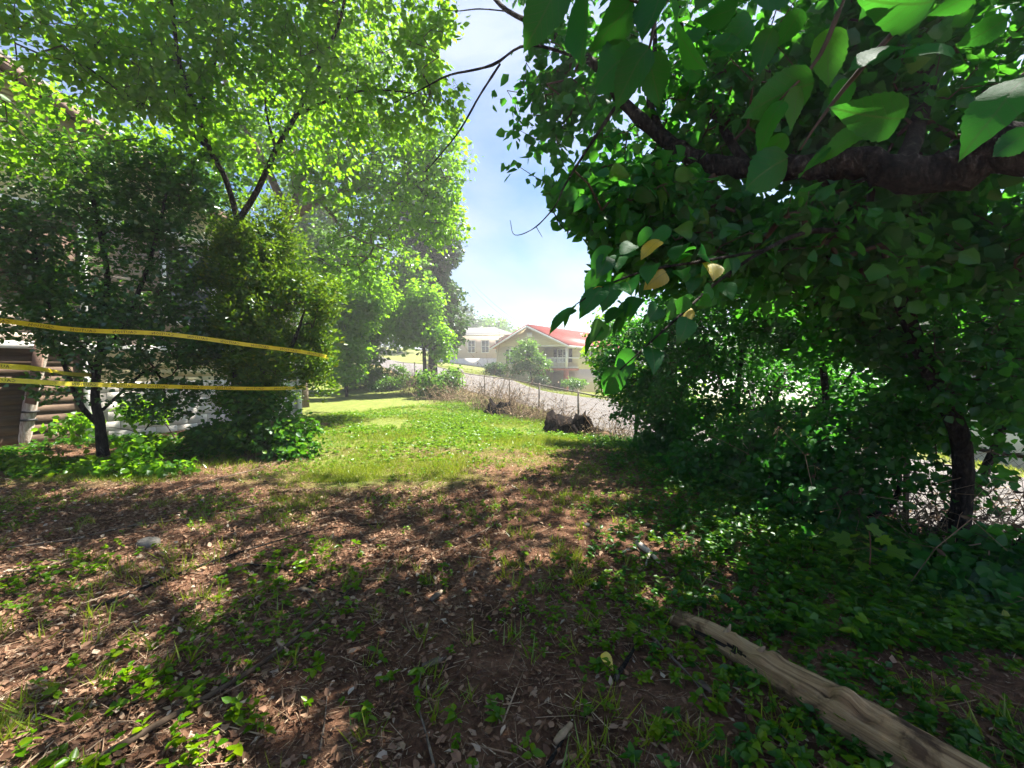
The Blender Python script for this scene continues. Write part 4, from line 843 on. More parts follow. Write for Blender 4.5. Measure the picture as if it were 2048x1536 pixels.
sapling(3, (3.45, 6.9), [[at(1470, 860, 6.9), at(1480, 740, 6.8), at(1500, 600, 6.7)], [at(1472, 820, 6.9), at(1430, 740, 6.8), at(1400, 660, 6.8)]], [.05, .045, .035, .02], [B(1460, 640, 6.8, 1.2, .8, .9), B(1480, 850, 6.6, 1.0, .7, .5, .7), B(1400, 760, 6.8, .8, .7, .6, .8), B(1380, 500, 7, 1.2, .8, 1.0), B(1600, 700, 6.9, .8, .7, .4, .4), B(1600, 800, 7.2, 1.2, .7, .45, .7), B(1740, 790, 6.6, .9, .6, .4, .7), B(1560, 740, 7.4, 1.2, .7, .35, .9), B(1680, 780, 7.0, 1.3, .6, .5, .9)], 1000, .09, 'bushy sapling in the middle of the thicket with yellowing leaves', 150, .08, 54)
sapling(4, (3.0, 8.2), [[at(1345, 850, 8.2), at(1340, 760, 8.1), at(1350, 620, 8)], [at(1345, 830, 8.2), at(1300, 770, 8.1), at(1270, 720, 8)]], [.045, .04, .03, .02], [B(1330, 680, 8, 1.2, .9, .9), B(1320, 810, 7.9, .9, .7, .6), B(1250, 740, 8.1, .6, .7, .5), B(1400, 860, 7.8, .9, .7, .5)], 650, .095, 'leafy sapling at the near end of the open gap where the road shows', 150, .0, 55)
sapling(5, (2.75, 9.6), [[at(1275, 840, 9.5), at(1280, 780, 9.5), at(1262, 700, 9.4)]], [.035, .03, .022, .012], [B(1262, 740, 9.5, .7, .7, .8), B(1225, 770, 9.5, .35, .4, .35), B(1200, 700, 9.6, .42, .5, .5), B(1235, 650, 9.6, .5, .5, .5), B(1330, 780, 9.4, .7, .7, .7)], 320, .10, 'farthest thin sapling of the fence line beside the charred stump', 0, .1, 56, mat='bright')
sapling(6, (3.55, 4.5), [[at(1790, 1000, 4.3), at(1800, 900, 4.3), at(1840, 820, 4.2)]], [.03, .025, .02, .012], [B(1800, 830, 4.2, .6, .5, .3), B(1700, 900, 4.2, .6, .5, .25), B(1880, 960, 4.0, .4, .4, .2, .6), B(1620, 960, 4.3, .7, .5, .3)], 420, .085, 'short shrubby sapling whose leaves hang over the gap to the road', 200, .1, 57)
def thicket(label, base, blobs, n, size, seed, near=0):
    n = int(n * 1.8)
    b = gpt(*base); r = empty('thicket_shrub', tuple(b), label=label, cat='shrub', group='shrubs of the dark thicket')
    c = [np.asarray(q[0]) for q in blobs]; L = [([b + np.array([(-.1 + .07 * i), .03 * i, 0]), (b + q) / 2 + np.array([.03, 0, .1]), q + np.array([0, 0, .2])], [.02, .014, .006]) for i, q in enumerate(c)]
    plant(r, L, blobs, n, 8, size, 'mul_mass', T_mid(.38), gap=-.2, gs=2, seed=seed, twl=.2, seglen=.25, limbname='stem', r0=.0018, maxr=.012, near=near, nearmesh=MUL)
thicket('dark low shrub closest to the log at the right edge of the picture', (3.3, 3.1), [B(1960, 1180, 2.9, .5, .4, .2), B(1850, 1150, 3.2, .5, .4, .2), B(2040, 1130, 3.0, .3, .4, .25)], 260, .10, 61, 120)
thicket('dark shrub at the foot of the leaning sapling', (2.9, 4.2), [B(1680, 1080, 3.9, .5, .4, .25), B(1600, 1040, 4.2, .5, .4, .3), B(1560, 1000, 4.5, .5, .4, .3)], 330, .085, 62, 120)
thicket('dark shrub in the middle of the thicket base', (2.7, 5.3), [B(1470, 980, 5.3, .6, .5, .35), B(1420, 940, 5.8, .6, .5, .4), B(1540, 920, 5.4, .5, .5, .35)], 360, .085, 63, 60)
thicket('dark shrub at the far end of the thicket near the stump', (2.7, 7.4), [B(1360, 930, 6.8, .5, .5, .3), B(1330, 890, 7.6, .5, .5, .4), B(1300, 890, 8.4, .35, .4, .3)], 330, .085, 64)

# lobed-leaved seedling by the thicket
def seedling():
    b = gpt(2.48, 2.95, 0); r = empty('lobed_seedling', tuple(b), label='small seedling with lobed leaves standing before the dark thicket', cat='plant')
    top = at(1738, 1050, 2.9); m = MB(); m.tube([b, (b + top) / 2 + np.array([.02, 0, 0]), top], [.005, .004, .002], 6, res=4); m.build('stem', M_['redtwig'], r, smooth=True)
    for px, py in ((1738,1050),(1715,1072),(1760,1075),(1700,1100),(1740,1095),(1775,1100),(1725,1125),(1755,1130),(1745,1160),(1700,1078),(1718,1155),(1770,1155)):
        p = at(px, py, random.uniform(2.8, 3.0)); q = b * .25 + top * .75; q = b + (top - b) * np.clip((p[2] - b[2]) / (top[2] - b[2]), 0, 1)
        s = MB(); s.tube([q, p], .0012, 4); s.build('leaf_stalk', M_['redtwig'], r)
        leaf_obj(r, LOB, p, (p - q) * 3 + np.array([0, -.1, -.05]), np.array([0, -.35, 1]) + rng.normal(size=3) * .25, random.uniform(.10, .14))
seedling()

# ------------------------------------------------------------------ chain-link fence along the road
def fence():
    T = norm(np.gradient(NS, axis=0)); n = np.stack([T[:, 1], -T[:, 0]], 1); P = NS - n * .55
    P = P[(P[:, 1] > -1) & (P[:, 1] < 33)]; seg = np.r_[0, np.cumsum(np.linalg.norm(np.diff(P, axis=0), axis=1))]
    def pos(s): return np.array([np.interp(s, seg, P[:, 0]), np.interp(s, seg, P[:, 1])])
    p0 = pos(0); r = empty('chain_link_fence', (p0[0], p0[1], float(H(*p0))), label='low chain-link fence overgrown with vines between the yard and the road', cat='fence')
    hgt = 1.0
    def att(o): o.matrix_parent_inverse = Matrix.Translation(r.location).inverted(); return o
    s = 0
    while s < seg[-1]:
        p = pos(s); z = float(H(*p)); m = MB(); m.tube([(p[0], p[1], z - .1), (p[0] + random.uniform(-.03, .03), p[1], z + hgt + .05)], .028, 8); att(m.build('post', M_['galv'], r, smooth=False)); s += 2.6
    ss = np.arange(0, seg[-1], .6); Q = np.array([pos(a) for a in ss]); Z = H(Q[:, 0], Q[:, 1])
    m = MB(); m.tube(np.column_stack([Q, Z + hgt]), .02, 6); att(m.build('top_rail', M_['galv'], r))
    st = .075; sw = np.arange(0, min(seg[-1], 22), st); A = []; Bq = []
    for sg in (1, -1):
        for a in sw:
            b2 = a + sg * hgt * .95
            lo, hi = (a, b2)
            if b2 < 0 or b2 > sw[-1]: continue
            k = 3
            for i in range(k):
                u0 = lo + (hi - lo) * i / k; u1 = lo + (hi - lo) * (i + 1) / k; a0 = pos(u0); a1 = pos(u1)
                A.append((a0[0], a0[1], float(np.interp(u0, ss, Z)) + hgt * i / k)); Bq.append((a1[0], a1[1], float(np.interp(u1, ss, Z)) + hgt * (i + 1) / k))
    V, L, T_ = seg_geo(A, Bq, np.full(len(A), .0016), np.full(len(A), .0016), 3); o = att(mk('wire_mesh', V, L, T_, M_['galv'], r)); o['kind'] = 'stuff'
def fix_parents():
    """plants are built in world coordinates; keep their children where they are"""
    bpy.context.view_layer.update()
    for o in list(col.objects):
        p = o.parent
        if p and p.type == 'EMPTY' and p.get('category') in ('tree', 'shrub', 'plant') and o.name.split('.')[0] != 'leaf':
            o.matrix_parent_inverse = Matrix.Translation(p.location).inverted()
fix_parents()
fence()

# ------------------------------------------------------------------ dead brush, stumps
def brush(label, x, y, w, h, n, seed):
    n = int(n * 2.2)
    z = float(H(x, y)); r = empty('dead_brush', (x, y, z), label=label, cat='brush', group='dead brush along the fence')
    A = []; Bq = []; ra = []; rb = []; g = np.random.default_rng(seed)
    for i in range(n):
        p = np.array([x, y, z]) + np.array([g.normal() * w * .35, g.normal() * w * .3, -.02]); v = np.array([g.normal() * .5, g.normal() * .4, 1.0]) * h * .82 * g.uniform(.12, .28); rad = g.uniform(.003, .010)
        for k in range(g.integers(3, 7)):
            q = p + v; A.append(p); Bq.append(q); ra.append(rad); rb.append(rad * .8); rad *= .8
            if g.random() < .7:
                sq = q + g.normal(size=3) * h * .14; A.append(q); Bq.append(sq); ra.append(rad * .6); rb.append(rad * .3)
            p = q; v = v * .95 + g.normal(size=3) * h * .10 - np.array([0, 0, h * .05 * k])
    V, L, T = seg_geo(A, Bq, ra, rb, 4); rn = np.repeat(g.random(len(A)), 8)
    o = mk('stems', V, L, T, M_['deadbrush'], r, rnd=rn); o['kind'] = 'stuff'; o.matrix_parent_inverse = Matrix.Translation(r.location).inverted()
    P = np.array(A)[::2]; P = P[:int(len(P) * .8)]; ax = g.normal(size=(len(P), 3)); V, L, T, rr = scatter(P, ax, g.normal(size=(len(P), 3)), np.full(len(P), .07), T_mid(.2))
    o = mk('dry_leaves', V, L, T, M_['deadbrush'], r, rnd=rr); o['kind'] = 'stuff'; o.matrix_parent_inverse = Matrix.Translation(r.location).inverted()
brs = [('tall tangled heap of dead tan vines behind the small dark stump', -.45, 15.2, 1.5, 1.35, 130, 1), ('sparse dead twigs right of the tall heap behind the charred stump', 1.15, 13.0, 1.3, .9, 60, 2), ('low dead brush between the tall heap and the vine-covered tree', -2.3, 18.2, 1.8, .9, 110, 3),
       ('dead brush under the vine-covered tree', -4.4, 21.4, 2.0, 1.0, 120, 4), ('farthest pale dead brush at the left end of the fence', -6.4, 24.6, 2.2, 1.0, 120, 5), ('dead twigs and dry grass left of the charred stump', .35, 13.6, 1.2, .6, 80, 6), ('thin bare twigs where the road meets the first saplings', 2.5, 10.3, 1.2, .8, 50, 7), ('dead stems at the foot of the fence behind the leaning sapling', 4.0, 4.6, 1.4, .9, 70, 8), ('dead stems along the fence at the right picture edge', 4.25, 3.5, 1.2, .8, 60, 9)]
for a in brs: brush(*a)
def stump(label, x, y, w, h, seed, ang):
    g = np.random.default_rng(seed); z = float(H(x, y)); n = 30; rows = 7; V = []
    for j in range(rows):
        t = j / (rows - 1)
        for i in range(n):
            a = i / n * 2 * np.pi; rr = (1.25 - .35 * t ** .6) * (1 + .16 * math.sin(a * 3 + seed) + .10 * math.sin(a * 7 + seed * 2) + g.normal() * .035)
            top = h * (.72 + .14 * math.sin(a * 2 + seed) + .14 * math.sin(a * 5 + 1) + g.normal() * .07) if j == rows - 1 else h * t * .62 * (1 + .3 * math.sin(a * 2 + seed))
            V.append((x + math.cos(a + ang) * rr * w * .5, y + math.sin(a + ang) * rr * w * .32, z - .05 + max(top, 0)))
    for i in range(n):
        a = i / n * 2 * np.pi; V.append((x + math.cos(a + ang) * .45 * w * .5, y + math.sin(a + ang) * .45 * w * .32, z + h * (.35 + g.normal() * .06)))
    F = [(j * n + i, j * n + (i + 1) % n, (j + 1) * n + (i + 1) % n, (j + 1) * n + i) for j in range(rows - 1) for i in range(n)] + [((rows - 1) * n + i, (rows - 1) * n + (i + 1) % n, rows * n + (i + 1) % n, rows * n + i) for i in range(n)] + [tuple(range(rows * n, rows * n + n))]
    r = empty('charred_stump', (x, y, z), label=label, cat='stump'); m = MB(); m.add(V, F); o = m.build('stump_wood', M_['char'], r); o.matrix_parent_inverse = Matrix.Translation(r.location).inverted()
    for k in range(7):
        a = g.uniform(0, 6.28); d = np.array([math.cos(a) * w * .5, math.sin(a) * w * .32, 0]); c = np.array([x, y, z])
        m = MB(); m.tube([c + d * .7 + (0, 0, h * .35), c + d * 1.2 + (0, 0, .10), c + d * 1.75 + (0, 0, .0)], [.06 * w, .05 * w, .015 * w], 6, .2, res=3, seed=k); o = m.build('root', M_['char'], r, smooth=True); o.matrix_parent_inverse = Matrix.Translation(r.location).inverted()
stump('large charred jagged stump beside the road edge in the middle distance', 1.42, 11.2, 1.15, .62, 3, .2)
stump('smaller dark stump under the tall heap of dead vines', -.45, 14.0, .75, .55, 5, 1.)
def boulder(name, label, x, y, s, seed, mat='stone', cat='stone', fl=.6, sink=.3):
    g = np.random.default_rng(seed); n = 12; m = 7; V = []
    for j in range(1, m):
        ph = j / m * math.pi
        for i in range(n):
            th = i / n * 2 * math.pi; p = np.array([math.cos(th) * math.sin(ph), math.sin(th) * math.sin(ph) * .8, math.cos(ph) * fl]); p *= 1 + .16 * wob(p, 2.2, seed) + g.normal() * .03; V.append(p * s)
    V += [np.array([0, 0, fl * s]), np.array([0, 0, -fl * s])]; k = (m - 1) * n
    F = [(j * n + i, (j + 1) * n + i, (j + 1) * n + (i + 1) % n, j * n + (i + 1) % n) for j in range(m - 2) for i in range(n)] + [(k, i, (i + 1) % n) for i in range(n)] + [(k + 1, (m - 2) * n + (i + 1) % n, (m - 2) * n + i) for i in range(n)]
    mb = MB(); mb.add(V, F); o = mb.build(name, M_[mat], None, smooth=True); o.location = (x, y, float(GZ(x, y)) + fl * s * (1 - sink * 2)); tag(o, label, cat); return o
boulder('boulder', 'pale boulder by the far road edge under the vine-covered tree', -3.9, 31.5, .42, 2, 'stone')
boulder('stone', 'grey rounded stone lying among weeds on the left bare earth', -3.05, 3.55, .085, 3)
boulder('stone', 'small pale stone near the edge of the ivy right of centre', .70, 3.95, .035, 4)

# ------------------------------------------------------------------ the bare log
def log():
    c = [at(1345, 1236, 2.62), at(1430, 1270, 2.42), at(1530, 1330, 2.18), at(1650, 1400, 1.98), at(1790, 1480, 1.80), at(1930, 1560, 1.64), at(2060, 1640, 1.52)]
    rad = [.058, .061, .070, .088, .091, .091, .09]
    px_ = [(1352, 1242), (1430, 1275), (1530, 1335), (1650, 1405), (1790, 1487), (1930, 1570), (2080, 1660)]; c = []
    for (px, py), rr in zip(px_, rad):
        lo, hi = .5, 6.
        for _ in range(40):
            mid = (lo + hi) / 2; q = at(px, py, mid); lo, hi = (mid, hi) if q[2] > float(H(q[0], q[1])) + rr * .62 else (lo, mid)
        c.append(at(px, py, lo))
    P, Rr = spline(c, rad, 9)
    base = P[0]; r = empty('bare_log', (base[0], base[1], float(H(base[0], base[1]))), label='bare barkless tan log with a dark hollow lying at the lower right', cat='log')
    n = 40; T = norm(np.gradient(P, axis=0)); V = []; rows = len(P); up = np.array([0, 0, 1.])
    knots = [(.24, 1.5, .022, .06), (.34, .9, .03, .07), (.52, 1.0, -.034, .04), (.47, .6, -.030, .035), (.36, 1.7, .02, .06), (.06, 1.2, .018, .05), (.56, 1.2, .034, .10), (.60, .9, -.03, .05), (.42, 1.8, -.02, .04), (.72, .7, .02, .08)]
    for i in range(rows):
        a = norm(np.cross(T[i], up)); b = norm(np.cross(a, T[i])); t = i / (rows - 1)
        for j in range(n):
            th = j / n * 2 * math.pi; d = math.cos(th) * a + math.sin(th) * b; q = P[i] + d * Rr[i]
            g = 1 + .05 * math.sin(3 * th + 4 * t) + .035 * wob(np.array([th * 3, t * 14, 0]), 1, 4) + .034 * math.sin(th * 8 + 7 * t + 2 * math.sin(t * 9)) + .022 * math.sin(th * 15 + 9 * t + math.sin(t * 31)) + .02 * wob(np.array([th * 6, t * 60, 3]), 1, 8)
            for kt, kth, kh, ks in knots:
                dd = ((t - kt) * 1.6 / ks) ** 2 + (((th - kth + math.pi) % (2 * math.pi) - math.pi) / (ks * 6)) ** 2; g += kh / .05 * math.exp(-dd * 3)
            if t < .1: g *= .93 + .16 * math.sin(th * 3 + 1) * (1 - t * 10) + t * .7
            # crack that opens into the hollow on the camera-left flank
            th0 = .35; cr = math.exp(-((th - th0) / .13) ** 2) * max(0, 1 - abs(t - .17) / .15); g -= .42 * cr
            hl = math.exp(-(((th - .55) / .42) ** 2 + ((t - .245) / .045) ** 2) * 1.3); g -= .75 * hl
            V.append(P[i] + d * Rr[i] * g)
    F = [(i * n + j, (i + 1) * n + j, (i + 1) * n + (j + 1) % n, i * n + (j + 1) % n) for i in range(rows - 1) for j in range(n)] + [tuple(range(n)), tuple(range(rows * n - 1, rows * n - n - 1, -1))]
    def att(o): o.matrix_parent_inverse = Matrix.Translation(r.location).inverted(); return o
    m = MB(); m.add(V, F); uv = [(j / n, i / rows * 1.2) for i in range(rows) for j in range(n)]; o = att(mk('log_wood', V, m.L, m.T, M_['logwood'], r, smooth=True, uv=uv)); o.data.materials.append(M_['hollow_dark'])
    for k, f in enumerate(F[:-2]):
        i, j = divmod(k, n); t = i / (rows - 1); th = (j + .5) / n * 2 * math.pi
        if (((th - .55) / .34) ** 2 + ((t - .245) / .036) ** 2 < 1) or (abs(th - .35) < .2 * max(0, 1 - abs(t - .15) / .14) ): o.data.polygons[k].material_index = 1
    for t, a in ((.33, .6), (.22, 1.0)):
        i = int(t * (rows - 1)); s = P[i] + np.array([0, 0, Rr[i] * .85]); m = MB(); m.tube([s, s + np.array([.012 * a, -.01, .02]), s + np.array([.02, -.012, .045 * a + .01])], [.016, .012, .004], 7, .1, res=2); att(m.build('branch_stub', M_['driftwood'], r, smooth=True))
    e = P[0]
    for k, dv in enumerate(((-.02, .012, .01), (-.025, -.008, .02))):
        m = MB(); dv = np.array(dv); m.tube([e, e + dv * .7, e + dv * 1.3], [.035, .024, .006], 7, .2, res=2, seed=k); att(m.build('broken_end', M_['driftwood'], r, smooth=True))
log()

# ------------------------------------------------------------------ sticks, chips, fallen leaves that can be told apart
def gp(px, py, lift=0.0):
    """point of the ground seen at that pixel"""
    lo, hi = .3, 60.
    for _ in range(40):
        mid = (lo + hi) / 2; p = at(px, py, mid)
        if p[2] > float(H(p[0], p[1])): lo = mid
        else: hi = mid
    p = at(px, py, lo); p[2] = float(GZ(p[0], p[1])) + lift; return p
def stick(label, pts, rad, mat='twig', side=None, cat='stick', name='stick'):
    P = [gp(x, y, rad * .9 + .012) for x, y in pts]
    rr = [rad * (1 - .6 * i / (len(P) - 1)) for i in range(len(P))]
    r = empty(name, tuple(P[0]), label=label, cat=cat); m = MB(); m.tube(P, rr, 7, .12, res=5, seed=len(label)); o = m.build('stem', M_[mat], r, smooth=True); o.matrix_parent_inverse = Matrix.Translation(r.location).inverted()
    for q in side or []:
        i, (x, y) = q; s = P[i]; e = gp(x, y, .01); m = MB(); m.tube([s, (s + e) / 2 + np.array([0, 0, .01]), e], [rad * .5, rad * .35, rad * .15], 5, res=3); o = m.build('side_twig', M_[mat], r, smooth=True); o.matrix_parent_inverse = Matrix.Translation(r.location).inverted()
stick('long dark straight stick running from the lower left corner towards the centre', [(180, 1545), (330, 1450), (480, 1365), (590, 1290), (650, 1235), (685, 1205)], .017, 'twig', [(4, (600, 1170)), (5, (700, 1180))])
stick('thin tan bent stick left of the log at the bottom', [(1450, 1385), (1500, 1425), (1560, 1475), (1600, 1530), (1620, 1560)], .007, 'barkl', [(2, (1520, 1440))])
stick('thin stick angling up to the hollow of the log', [(1300, 1278), (1345, 1320), (1390, 1365), (1425, 1420)], .009, 'barkl', [(1, (1330, 1280))])
stick('short thick dark stick left of the log hollow', [(1230, 1370), (1255, 1330), (1275, 1298)], .014, 'bark')
stick('long grey branch lying across the left middle ground', [(20, 1098), (150, 1080), (260, 1055), (400, 1040), (530, 1010)], .010, 'barkl', [(2, (330, 1030)), (3, (470, 1035))])
stick('long thin dark branch below the grey one on the left', [(170, 1225), (280, 1180), (380, 1145), (500, 1105), (640, 1065), (760, 1050)], .011, 'bark', [(1, (230, 1160)), (3, (440, 1130))])
stick('thin grey stick near the left edge', [(0, 1152), (70, 1145), (140, 1125)], .009, 'barkl', [(1, (90, 1165))])
stick('dark twig in the sunny patch left of centre', [(470, 1130), (560, 1140), (640, 1175), (700, 1195)], .007, 'bark', [(2, (610, 1200))])
stick('branching twig right of centre in the middle ground', [(930, 1080), (975, 1060), (1000, 1040)], .007, 'barkl', [(1, (960, 1085)), (1, (985, 1030))])
stick('pale chunky broken branch at the edge of the ground ivy', [(1275, 1095), (1300, 1115), (1318, 1135)], .028, 'oldwood', [(1, (1290, 1140))])
stick('thin twig lying in ivy behind the pale chunk', [(1340, 1120), (1400, 1135), (1450, 1160)], .006, 'bark')
stick('tan stick at the bottom centre pointing up', [(870, 1545), (850, 1460), (835, 1400), (845, 1330)], .006, 'barkl')
stick('slender straw-coloured stem at the bottom left of centre', [(640, 1500), (650, 1440), (655, 1380)], .005, 'barkl')
stick('thin reddish stick at the bottom right of centre', [(1095, 1545), (1120, 1500), (1135, 1470)], .009, 'bark')
stick('bare branch fallen under the holly shrub', [(10, 965), (60, 955), (110, 945), (240, 920)], .012, 'barkl')
stick('thin stick parallel to the conifer shadow', [(330, 1000), (420, 965), (520, 940), (560, 925)], .009, 'barkl')
def chip(label, px, py, L, W, ang, mat='barkl'):
    p = gp(px, py, .012); m = MB(); g = random.Random(px); k = 6; V = []
    for i in range(k):
        t = i / (k - 1); w = W * (1 - abs(t - .45) * 1.1) * g.uniform(.8, 1.1); z = .01 * g.random()
        V += [(t * L, -w / 2, z), (t * L, w / 2, z + .004), (t * L, w / 2, z + .016), (t * L, -w / 2, z + .014)]
    F = [(i * 4 + j, i * 4 + (j + 1) % 4, i * 4 + 4 + (j + 1) % 4, i * 4 + 4 + j) for i in range(k - 1) for j in range(4)] + [(3, 2, 1, 0), ((k - 1) * 4, (k - 1) * 4 + 1, (k - 1) * 4 + 2, (k - 1) * 4 + 3)]
    m.add(V, F); o = m.build('wood_chip', M_[mat]); o.location = p; o.rotation_euler = (0, 0, ang); tag(o, label, 'wood chip', 'splintered wood chips on the earth')
chip('flat grey-brown splinter of wood at the lower centre', 845, 1335, .13, .04, R(35)); chip('grey upright-looking chunk of wood right of the bright patch', 862, 1205, .12, .045, R(65)); chip('tan curled chip in the sunny patch left of centre', 600, 1180, .12, .03, R(-20), 'driftwood')
chip('small light chip beneath the long dark stick', 555, 1290, .09, .03, R(-40), 'driftwood'); chip('small brown chip beside the thin stick left of the log', 1395, 1365, .09, .03, R(-60)); chip('tan chip at the bottom edge left of the log', 1110, 1500, .12, .035, R(50), 'driftwood')
def fallen(label, px, py, size, az, mat):
    p = gp(px, py, .07); me = hi_leaf('fallen_leaf', M_[mat], seed=px); o = bpy.data.objects.new('fallen_leaf', me); col.objects.link(o); o.location = p; o.scale = (size * .8, size, size); o.rotation_euler = (R(-18), R(20), az); tag(o, label, 'leaf', 'yellow leaves fallen on the ground')
fallen('bright yellow curled leaf left of the log tip on bare earth', 1205, 1338, .085, R(-150), 'yleaf'); fallen('yellow leaf lying in the ivy just above the log tip', 1430, 1215, .075, R(-75), 'yleaf')

# ------------------------------------------------------------------ leaning post and caution tape
def post():
    a = gp(45, 893); a[2] -= .05; b = at(88, 690, float(a[1]) + .1); c = at(66, 780, float(a[1]) + .05)
    r = empty('leaning_post', tuple(a), label='weathered whitish wooden post with a brown board strapped to it at the left edge', cat='post')
    def att(o): o.matrix_parent_inverse = Matrix.Translation(r.location).inverted(); return o
    m = MB(); m.tube([a, c, b], [.10, .095, .085], 8, .08, res=6); att(m.build('post_wood', M_['oldwood'], r, smooth=True))
    d = b - a; n = norm(np.cross(d, [0, 1, 0])); f = np.array([0, -.10, 0]); s0 = c - d * .12 - n * .10; s1 = b + d * .02 - n * .02
    m = MB(); w = n * .09; m.hexa([s0 + f - w, s0 + f + w, s0 + f + w + (0, .03, 0), s0 + f - w + (0, .03, 0), s1 + f - w, s1 + f + w, s1 + f + w + (0, .03, 0), s1 + f - w + (0, .03, 0)]); att(m.build('strapped_board', M_['ply'], r))
    for t in (.28, .36):
        q = a + d * t; m = MB(); m.tube([q - (0, 0, .018), q + (0, 0, .018)], .115, 12, .05); att(m.build('black_strap', M_['black'], r))
    for z in (.25, .42, .12):
        q = a + np.array([0, .05, z]); m = MB(); m.hexa([q + v for v in [(-1.2, 0, 0), (-.05, -.02, .02), (-.05, .03, .02), (-1.2, .05, 0), (-1.2, 0, .035), (-.05, -.02, .055), (-.05, .03, .055), (-1.2, .05, .035)]]); att(m.build('side_slat', M_['oldwood'], r))
post()
def text_geo(s, size):
    cu = bpy.data.curves.new('t', 'FONT'); cu.body = s; cu.size = size; cu.resolution_u = 1; cu.space_character = 1.15
    o = bpy.data.objects.new('t', cu); col.objects.link(o); bpy.context.view_layer.update(); dg = bpy.context.evaluated_depsgraph_get(); me = o.evaluated_get(dg).to_mesh()
    V = np.array([v.co[:] for v in me.vertices]); F = [tuple(p.vertices) for p in me.polygons]; o.evaluated_get(dg).to_mesh_clear(); bpy.data.objects.remove(o); bpy.data.curves.remove(cu); return V, F
TV, TF = text_geo('CAUTION', .05); TWID = TV[:, 0].max()
def tape(label, pts, width=.06, tw=0.0):
    P, _ = spline([at(*p) for p in pts], np.zeros(len(pts)), 14); seg = np.r_[0, np.cumsum(np.linalg.norm(np.diff(P, axis=0), axis=1))]; L = seg[-1]
    def pos(s): return np.array([np.interp(s, seg, P[:, k]) for k in range(3)])
    def frame(s):
        p = pos(s); t = norm(pos(s + .01) - pos(s - .01)); ang = .25 * math.sin(s * 1.7 + tw) + .35 * math.sin(s * .6 + tw * 2)
        side = norm(np.cross(t, [0, 0, 1.])); up = norm(np.cross(side, t)); u = up * math.cos(ang) + side * math.sin(ang); return p, u, norm(np.cross(t, u))
    r = empty('caution_tape', tuple(P[0]), label=label, cat='tape', group='yellow caution tapes')
    def att(o): o.matrix_parent_inverse = Matrix.Translation(r.location).inverted(); return o
    V = []; n = int(L / .05)
    for i in range(n + 1):
        p, u, w = frame(L * i / n); V += [p - u * width / 2, p + u * width / 2]
    F = [(2 * i, 2 * i + 2, 2 * i + 3, 2 * i + 1) for i in range(n)]; m = MB(); m.add(V, F); att(m.build('tape_strip', M_['yellow'], r, smooth=True))
    m = MB(); s = .25
    while s + TWID < L:
        W = []
        for x, y, z in TV:
            p, u, w = frame(s + TWID - x); sg = -1 if w[1] > 0 else 1
            W.append(p + u * (y - .018) + w * sg * .003)
        m.add(W, TF); s += TWID + .16
    if m.V: att(m.build('lettering', M_['black'], r))
tape('upper caution tape sloping from the left edge across the shrubs to the conifer', [(-260, 612, 4.2), (0, 641, 4.9), (160, 660, 5.6), (330, 668, 6.2), (500, 690, 6.8), (600, 703, 7.1), (655, 714, 7.5), (640, 716, 8.3)], tw=.3)
tape('middle short caution tape ending in the holly at the left edge', [(-260, 715, 4.0), (0, 732, 4.6), (80, 738, 5.2), (140, 748, 6.3), (185, 750, 7.0)], tw=1.4)
tape('lowest caution tape running level from the left edge to the conifer', [(-260, 755, 4.0), (0, 760, 4.6), (150, 768, 5.3), (330, 773, 6.2), (500, 777, 6.9), (590, 776, 7.4), (612, 774, 7.9), (590, 774, 8.4)], tw=2.6)

